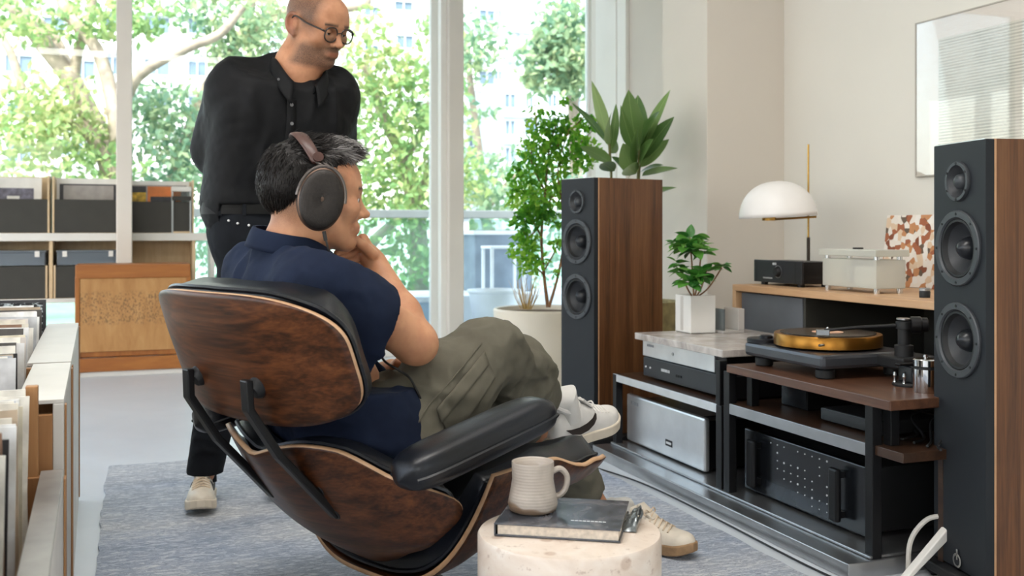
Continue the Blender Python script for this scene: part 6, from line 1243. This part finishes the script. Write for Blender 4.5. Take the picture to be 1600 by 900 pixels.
# ------------------------------------------------------------------ headphones
hp = thing('headphones', 'brown over-ear headphones on the seated man', 'headphones', HA.translation)
hp.rotation_euler = HA.to_euler()
m_hbr = plain('brown_leather_band', '#4a2f28', .4, var=.1, scale=40, bump=.15, bscale=160); m_hme = plain('gunmetal', '#6b6460', .3, .85, .03); m_cup = plain('dark_brown_mesh', '#2b2623', .5, .35, .12, 180, .35, 500); m_pad = plain('black_ear_pad', '#191716', .55)
def arc(a, r): return Vector((.006-.048*max(0, math.cos(a)), -math.sin(a)*(.097), .020+math.cos(a)*(.106)))
path = [arc(a, 0) for a in [math.radians(-68+136*i/40) for i in range(41)]]
b = MB(); vv_ = []
for i, p in enumerate(path):
    t = (path[min(i+1, 40)]-path[max(i-1, 0)]).normalized(); nn = Vector((1, 0, 0)).cross(t).normalized(); wv = .019-.006*abs(i-20)/20
    for k in range(10): a = 2*PI*k/10; vv_.append(p+Vector((1, 0, 0))*wv*math.cos(a)+nn*.0065*math.sin(a))
b.add(vv_, [(j*10+k, j*10+(k+1) % 10, (j+1)*10+(k+1) % 10, (j+1)*10+k) for j in range(40) for k in range(10)]+[tuple(range(9, -1, -1)), tuple(range(400, 410))]); b.build('headband', m_hbr, hp, smooth=True, angle=70)
for sg in (-1, 1):
    cc = Vector((-.006, sg*.088, -.018)); Mc = Matrix.Translation(cc) @ Matrix.Rotation(-sg*PI/2, 4, 'X') @ Matrix.Rotation(math.radians(0), 4, 'Z') @ Matrix.Diagonal((.80, 1.12, 1, 1))
    Mc = Matrix.Translation(cc) @ Matrix.Rotation(math.radians(8), 4, 'Y') @ Matrix.Rotation(-sg*PI/2, 4, 'X') @ Matrix.Diagonal((.80, 1.10, 1, 1))
    cu = MB().lathe([(.040, .014), (.056, .015), (.059, .021), (.058, .030), (.054, .034), (.046, .037), (.012, .040), (.010, .039), (.001, .039)], 48, Mc, cap=False).build('ear_cup', m_cup, hp, smooth=True, angle=50)
    MB().lathe([(.056, .018), (.0615, .020), (.0615, .026), (.057, .029)], 48, Mc, cap=False).build('cup_ring', plain('bronze_ring', '#5b4a40', .3, .8), cu, smooth=True)
    MB().lathe([(.022, -.004), (.034, -.010), (.052, -.007), (.060, .004), (.058, .016), (.04, .017)], 44, Mc, cap=False).build('ear_pad', m_pad, cu, smooth=True)
    MB().lathe([(.0045, .040), (.0045, .0408), (.001, .041)], 20, Mc).build('emblem', plain('bronze_ring', '#5b4a40'), cu)
    yk = [Mc @ Vector((.0645*math.cos(a), .0645*math.sin(a), .024)) for a in [math.radians(d) for d in range(0, 181, 10)]]
    if (Mc @ Vector((0, .06, .02))).z < cc.z: yk = [Mc @ Vector((.0645*math.cos(a), -.0645*math.sin(a), .024)) for a in [math.radians(d) for d in range(0, 181, 10)]]
    MB().tube(yk, .0036, 8).build('yoke', m_hme, hp, smooth=True)
    tp = yk[9]; en = path[0] if (path[0].y*sg > 0) else path[40]
    sl_ = MB(); sl_.tube([tp+Vector((.006, 0, 0)), en+Vector((.006, 0, .004))], .0026, 6); sl_.tube([tp+Vector((-.006, 0, 0)), en+Vector((-.006, 0, .004))], .0026, 6); sl_.build('slider', m_hme, hp, smooth=True)
    MB().lathe([(.011, -.006), (.011, .006)], 20, align(en+Vector((0, sg*.003, .012)), (0, sg, .3))).build('band_end', m_hbr, hp, smooth=True)
bt_ = HA @ Vector((.002, -.115, -.085)); HPi = HA.inverted()
b = MB(); b.tube([HPi @ p for p in spline([bt_, bt_+V(.004, 0, -.02)], 4)], .0042, 8); b.build('cable_plug', m_pad, hp, smooth=True)
cbl = MB().tube(spline([bt_+V(.004, 0, -.018), V(0.376,2.163,0.924), V(0.380,2.164,0.909), V(0.395,2.177,0.893)], 6), .0022, 6).build('headphone_cable', m_pad, None, smooth=True); tag(cbl, 'thin black headphone cable hanging under the ear cup', 'cable')
cb2 = MB().tube(spline([V(0.507,2.264,0.683), V(0.512,2.209,0.664), V(0.536,2.189,0.648), V(0.564,2.200,0.628), V(0.580,2.194,0.597), V(0.599,2.198,0.561)], 6), .0026, 6).build('headphone_cable', m_pad, None, smooth=True); tag(cb2, 'thin black cable running over the seated man\'s lap', 'cable')

# ------------------------------------------------------------------ standing man
OB = V(0.237,3.640,0.003); OB.z = 0
pb = thing('person', 'standing man in black shirt and trousers with glasses, looking down, hands behind back', 'person', OB)
LB = RT*.88+FW*.47; FB_ = RT*.47-FW*.88
HB = frame(V(0.570,3.476,1.655), RT*math.cos(math.radians(33))-FW*math.sin(math.radians(33)), math.radians(20), math.radians(4), 1.08); HBi = HB.inverted()
sR, eR, wR = V(0.296,3.533,1.420), V(0.254,3.634,1.226), V(0.394,3.753,1.092)
sL, eL, wL = V(0.638,3.557,1.417), V(0.668,3.674,1.235), V(0.504,3.734,1.088)
hR, kR, aR = V(0.353,3.566,0.900), V(0.276,3.594,0.499), V(0.218,3.700,0.111)
hL, kL, aL = V(0.469,3.598,0.899), V(0.462,3.686,0.479), V(0.451,3.817,0.108)
NB2 = V(0.513,3.513,1.510)
G = Field(*bounds([HB.translation+V(0, 0, .1), sR, sL, eR, eL, aR, aL, V(0.231,3.536,0.019)], .15), .010, [(np.array(HB.translation)-.17, np.array(HB.translation)+.17, .0034)])
head_shape(G, HB, 1.08, True, -.0092)
G.cone(HB @ Vector((-.03, 0, -.055)), NB2, .060, .070, .03); G.cone(NB2, V(0.461,3.537,1.324), .07, .10, .05); G.cone(V(0.461,3.537,1.324), V(0.402,3.580,0.976), .10, .105, .05); G.cone(NB2-V(0, 0, .06), sR, .035, .045, .03); G.cone(NB2-V(0, 0, .06), sL, .035, .045, .03)
for s_, e_, w_ in ((sR, eR, wR), (sL, eL, wL)): G.cone(s_, e_, .052, .044, .02); G.cone(e_, w_, .044, .030, .02)
for w_, sgn in ((wR, 1), (wL, -1)):
    w_ = Vector(w_); ks = [w_+LB*sgn*.06+UP*(.03-.02*i)+FW*.01 for i in range(4)]; hand(G, w_, ks, [[k, k+LB*sgn*.035+FW*.012, k+LB*sgn*.045-FW*.008] for k in ks], [w_+LB*sgn*.02+UP*.02, w_+LB*sgn*.045+UP*.05, w_+LB*sgn*.065+UP*.055])
for h_, k_, a_ in ((hR, kR, aR), (hL, kL, aL)): G.cone(V(0.402,3.580,0.954), h_, .09, .08, .04); G.cone(h_, k_, .075, .055, .03); G.cone(k_, a_, .05, .036, .02)
vs, fs = G.mesh(); body_b = put_mesh('body', vs, fs, m_skin_b, pb, head_attrs(vs, HBi, .9, True, 1.08), OB); eyes(pb, HB, 1.08, OB)
G = Field(*bounds([sR, sL, eR, eL, V(0.402,3.580,0.976), V(0.277,3.753,1.124), wL], .17), .0062)
bar(V(0.480,3.519,1.458), .15, .068, .06, LB); bar(V(0.470,3.528,1.389), .125, .10, .06, LB); bar(V(0.457,3.539,1.302), .115, .118, .06, LB); bar(V(0.431,3.558,1.183), .095, .122, .06, LB); bar(V(0.408,3.578,1.075), .085, .12, .05, LB); bar(V(0.402,3.580,1.020), .085, .113, .04, LB)
G.cone(NB2, V(0.484,3.523,1.454), .075, .09, .05); G.cone(NB2, sR, .06, .075, .05); G.cone(NB2, sL, .06, .072, .05)
G.cone(sR, eR, .084, .074, .04); G.cone(eR, V(0.292,3.748,1.154), .076, .066, .03); G.cone(sL, eL, .078, .070, .04); G.cone(eL, V(0.598,3.721,1.128), .068, .06, .03)
G.cut(NB2+V(0, 0, .006), (FB_*1.05+UP), .006); G.cone(NB2+FB_*.085+UP*.01, NB2+FB_*.125-UP*.085, .055, .012, .008, 'sub'); G.cut(V(0.402,3.580,1.040), (0, 0, -1), .004, np.array(V(0.263,3.418,0.830)), np.array(V(0.628,3.763,1.072)))
c4 = Vector(V(0.276,3.733,1.153)); d4 = (Vector(wR)-Vector(eR)).normalized(); G.cut(c4, d4, .004, c4-Vector((.06, .2, .12)), c4+Vector((.12, .2, .08)))
vs, fs = G.mesh()
vs = cloth(vs, fs, [([V(0.294,3.438,1.360), V(0.310,3.454,1.289), V(0.305,3.488,1.187)], .010, .018), ([V(0.342,3.410,1.390), V(0.363,3.413,1.308), V(0.356,3.448,1.206)], .008, .018), ([V(0.257,3.484,1.353), V(0.246,3.530,1.284), V(0.243,3.564,1.212)], .008, .015), ([V(0.402,3.399,1.266), V(0.375,3.430,1.185), V(0.348,3.472,1.102)], .010, .018), ([V(0.441,3.385,1.225), V(0.425,3.422,1.143), V(0.398,3.454,1.060)], .008, .016), ([V(0.566,3.392,1.356), V(0.580,3.408,1.294), V(0.573,3.432,1.232)], .008, .016), ([V(0.302,3.531,1.147), V(0.340,3.496,1.092), V(0.388,3.457,1.070)], .010, .014), ([V(0.282,3.624,1.195), V(0.270,3.650,1.170), V(0.237,3.640,1.169)], .008, .012)], .012, 11, 21, (0, 0, 1))
shirt_b = put_mesh('shirt', vs, fs, m_blk, pb, None, OB); bvb = tree_of(vs, fs)
nk2 = (HB @ Vector((-.03, 0, -.06))-NB2).normalized(); collar(shirt_b, NB2-nk2*.012+V(0, 0, -.022), (nk2*.5+UP).normalized(), FB_, .082, .052, m_blk, .042, OB, .34, fall=1.4, vee=.078)
front = [V(0.489,3.335,1.387), V(0.487,3.336,1.346), V(0.485,3.337,1.284), V(0.479,3.339,1.212), V(0.466,3.344,1.129), V(0.452,3.349,1.047)]; b = MB(); cen_ = [stick(bvb, p, -FB_, .003) for p in spline(front, 6)]; vv_ = []
for p in cen_: vv_ += [p-LB*.016-OB, p+LB*.016-OB]
b.add(vv_, [(2*i, 2*i+1, 2*i+3, 2*i+2) for i in range(len(cen_)-1)]); plk = b.build('placket', m_blk, shirt_b, smooth=True, solid=.003, offset=0)
m_btn = plain('grey_button', '#6b6b6d', .3)
for p in (V(0.487,3.336,1.367), V(0.487,3.336,1.305), V(0.479,3.339,1.218), V(0.466,3.344,1.119)): q = stick(bvb, p, -FB_, .006); MB().lathe([(.0055, 0), (.006, .001), (.0055, .002), (.002, .0016)], 16, align(q-OB, FB_)).build('button', m_btn, shirt_b, smooth=True)
for p in (V(0.439,3.353,1.447),): q = stick(bvb, p, -FB_, .022); MB().lathe([(.004, 0), (.0045, .001), (.004, .002)], 14, align(q-OB, FB_)).build('collar_button', m_btn, shirt_b, smooth=True)
G = Field(*bounds([V(0.402,3.580,1.020), hR, hL, kR, kL, aR, aL], .16), .0065)
bar(V(0.410,3.577,1.002), .080, .106, .03, LB); bar(V(0.415,3.581,0.921), .08, .110, .05, LB); G.cone(hR, kR, .086, .070, .04); G.cone(kR, aR, .070, .060, .03); G.cone(hL, kL, .094, .072, .04); G.cone(kL, aL, .072, .060, .03)
G.cut(V(0.402,3.580,1.040), (0, 0, 1), .003); G.cut(V(0.218,3.700,0.114), (0, 0, -1), .003)
vs, fs = G.mesh(); vs = cloth(vs, fs, [([V(0.154,3.649,0.237), V(0.204,3.610,0.258), V(0.267,3.608,0.237)], .008, .010), ([V(0.158,3.648,0.189), V(0.210,3.607,0.210), V(0.273,3.606,0.189)], .008, .010), ([V(0.174,3.621,0.316), V(0.223,3.581,0.305), V(0.265,3.587,0.327)], .003, .014), ([V(0.287,3.473,0.870), V(0.345,3.441,0.850), V(0.405,3.430,0.881)], .008, .014)], .006, 10, 33, (0, 0, 1))
tro_b = put_mesh('trousers', vs, fs, m_blkd, pb, None, OB); bvd = tree_of(vs, fs)
for p in (V(0.282,3.464,0.986), V(0.310,3.454,0.977), V(0.341,3.442,0.971)): q = stick(bvd, p, FW, .002); MB().lathe([(.005, 0), (.004, .0025), (.001, .003)], 12, align(q-OB, -FW)).build('rivet', m_steel, tro_b, smooth=True)
bc = V(0.402,3.580,1.027)-OB; bl = MB(); vv_ = []; m_belt = plain('black_belt', '#0b0b0c', .5, var=.05, bump=.1, spec=.25)
for i in range(56):
    a = 2*PI*i/56; rr = LB*(.205*math.copysign(abs(math.cos(a))**.85, math.cos(a)))+FB_*(.124*math.copysign(abs(math.sin(a))**.85, math.sin(a)))
    for z, k in ((-.019, 1), (.019, 1), (.019, .975), (-.019, .975)): vv_.append(bc+rr*k+UP*z)
bl.add(vv_, [(4*i+k, 4*((i+1) % 56)+k, 4*((i+1) % 56)+(k+1) % 4, 4*i+(k+1) % 4) for i in range(56) for k in range(4)]); blt = bl.build('belt', m_belt, pb, smooth=True)
for u in (-.16, -.09, .09): 
    q = bc+LB*u+FB_*(.126*(1-(abs(u)/.205)**2.35)**.5) ; MB().box(-.006, .006, -.004, .004, -.025, .025, align(q, UP)).build('belt_loop', m_blkd, blt, .001)
TOB = Matrix.Translation(-OB)
MR2 = foot_frame(V(0.232,3.791,0.022), V(0.195,3.490,0.041), UP); MR2.translation.z = .011; shoe(pb, TOB @ MR2, -1, m_cream, m_sole, m_mark, m_lace)
ML2 = foot_frame(V(0.469,3.875,0.005), V(0.466,3.578,0.030), UP); ML2.translation.z = .011; shoe(pb, TOB @ ML2, 1, m_cream, m_sole, m_mark, m_lace)
for M_ in (MR2, ML2): MB().tube([M_ @ Vector((.06, 0, .15))-OB, M_ @ Vector((.065, 0, .06))-OB], [.036, .038], 18).build('sock', m_blkd, pb, smooth=True)
# glasses
gl = thing('eyeglasses', 'dark round framed glasses on the standing man', 'glasses', HB.translation); gl.rotation_euler = HB.to_euler(); m_gf = plain('tortoise_frame', '#2a211d', .3, var=.2, scale=60); S8 = 1.08
for sg in (-1, 1):
    cn_ = Vector((.106, sg*.034, -.015))*S8; rim = [cn_+Vector((-.004*abs(math.cos(a)), .0262*math.copysign(abs(math.cos(a))**.85, math.cos(a)), .0222*math.copysign(abs(math.sin(a))**.85, math.sin(a))))*S8 for a in [2*PI*i/32 for i in range(33)]]
    r_ = MB().tube(rim, .0026, 8).build('rim', m_gf, gl, smooth=True)
    b = MB(); b.add([tuple(p) for p in rim[:-1]], [tuple(range(32))]); b.build('lens', glass('lens_glass', '#f2f6f6', 0, .9), r_)
    MB().tube(spline([Vector((.101, sg*.0575, -.008))*S8, Vector((.092, sg*.070, -.004))*S8, Vector((.04, sg*.082, .002))*S8, Vector((-.008, sg*.086, .012))*S8, Vector((-.028, sg*.084, -.005))*S8], 6), .0032, 8).build('temple', m_gf, gl, smooth=True)
MB().tube(spline([Vector((.104, -.0115, -.010))*S8, Vector((.110, 0, -.006))*S8, Vector((.104, .0115, -.010))*S8], 5), .002, 8).build('bridge', m_gf, gl, smooth=True)
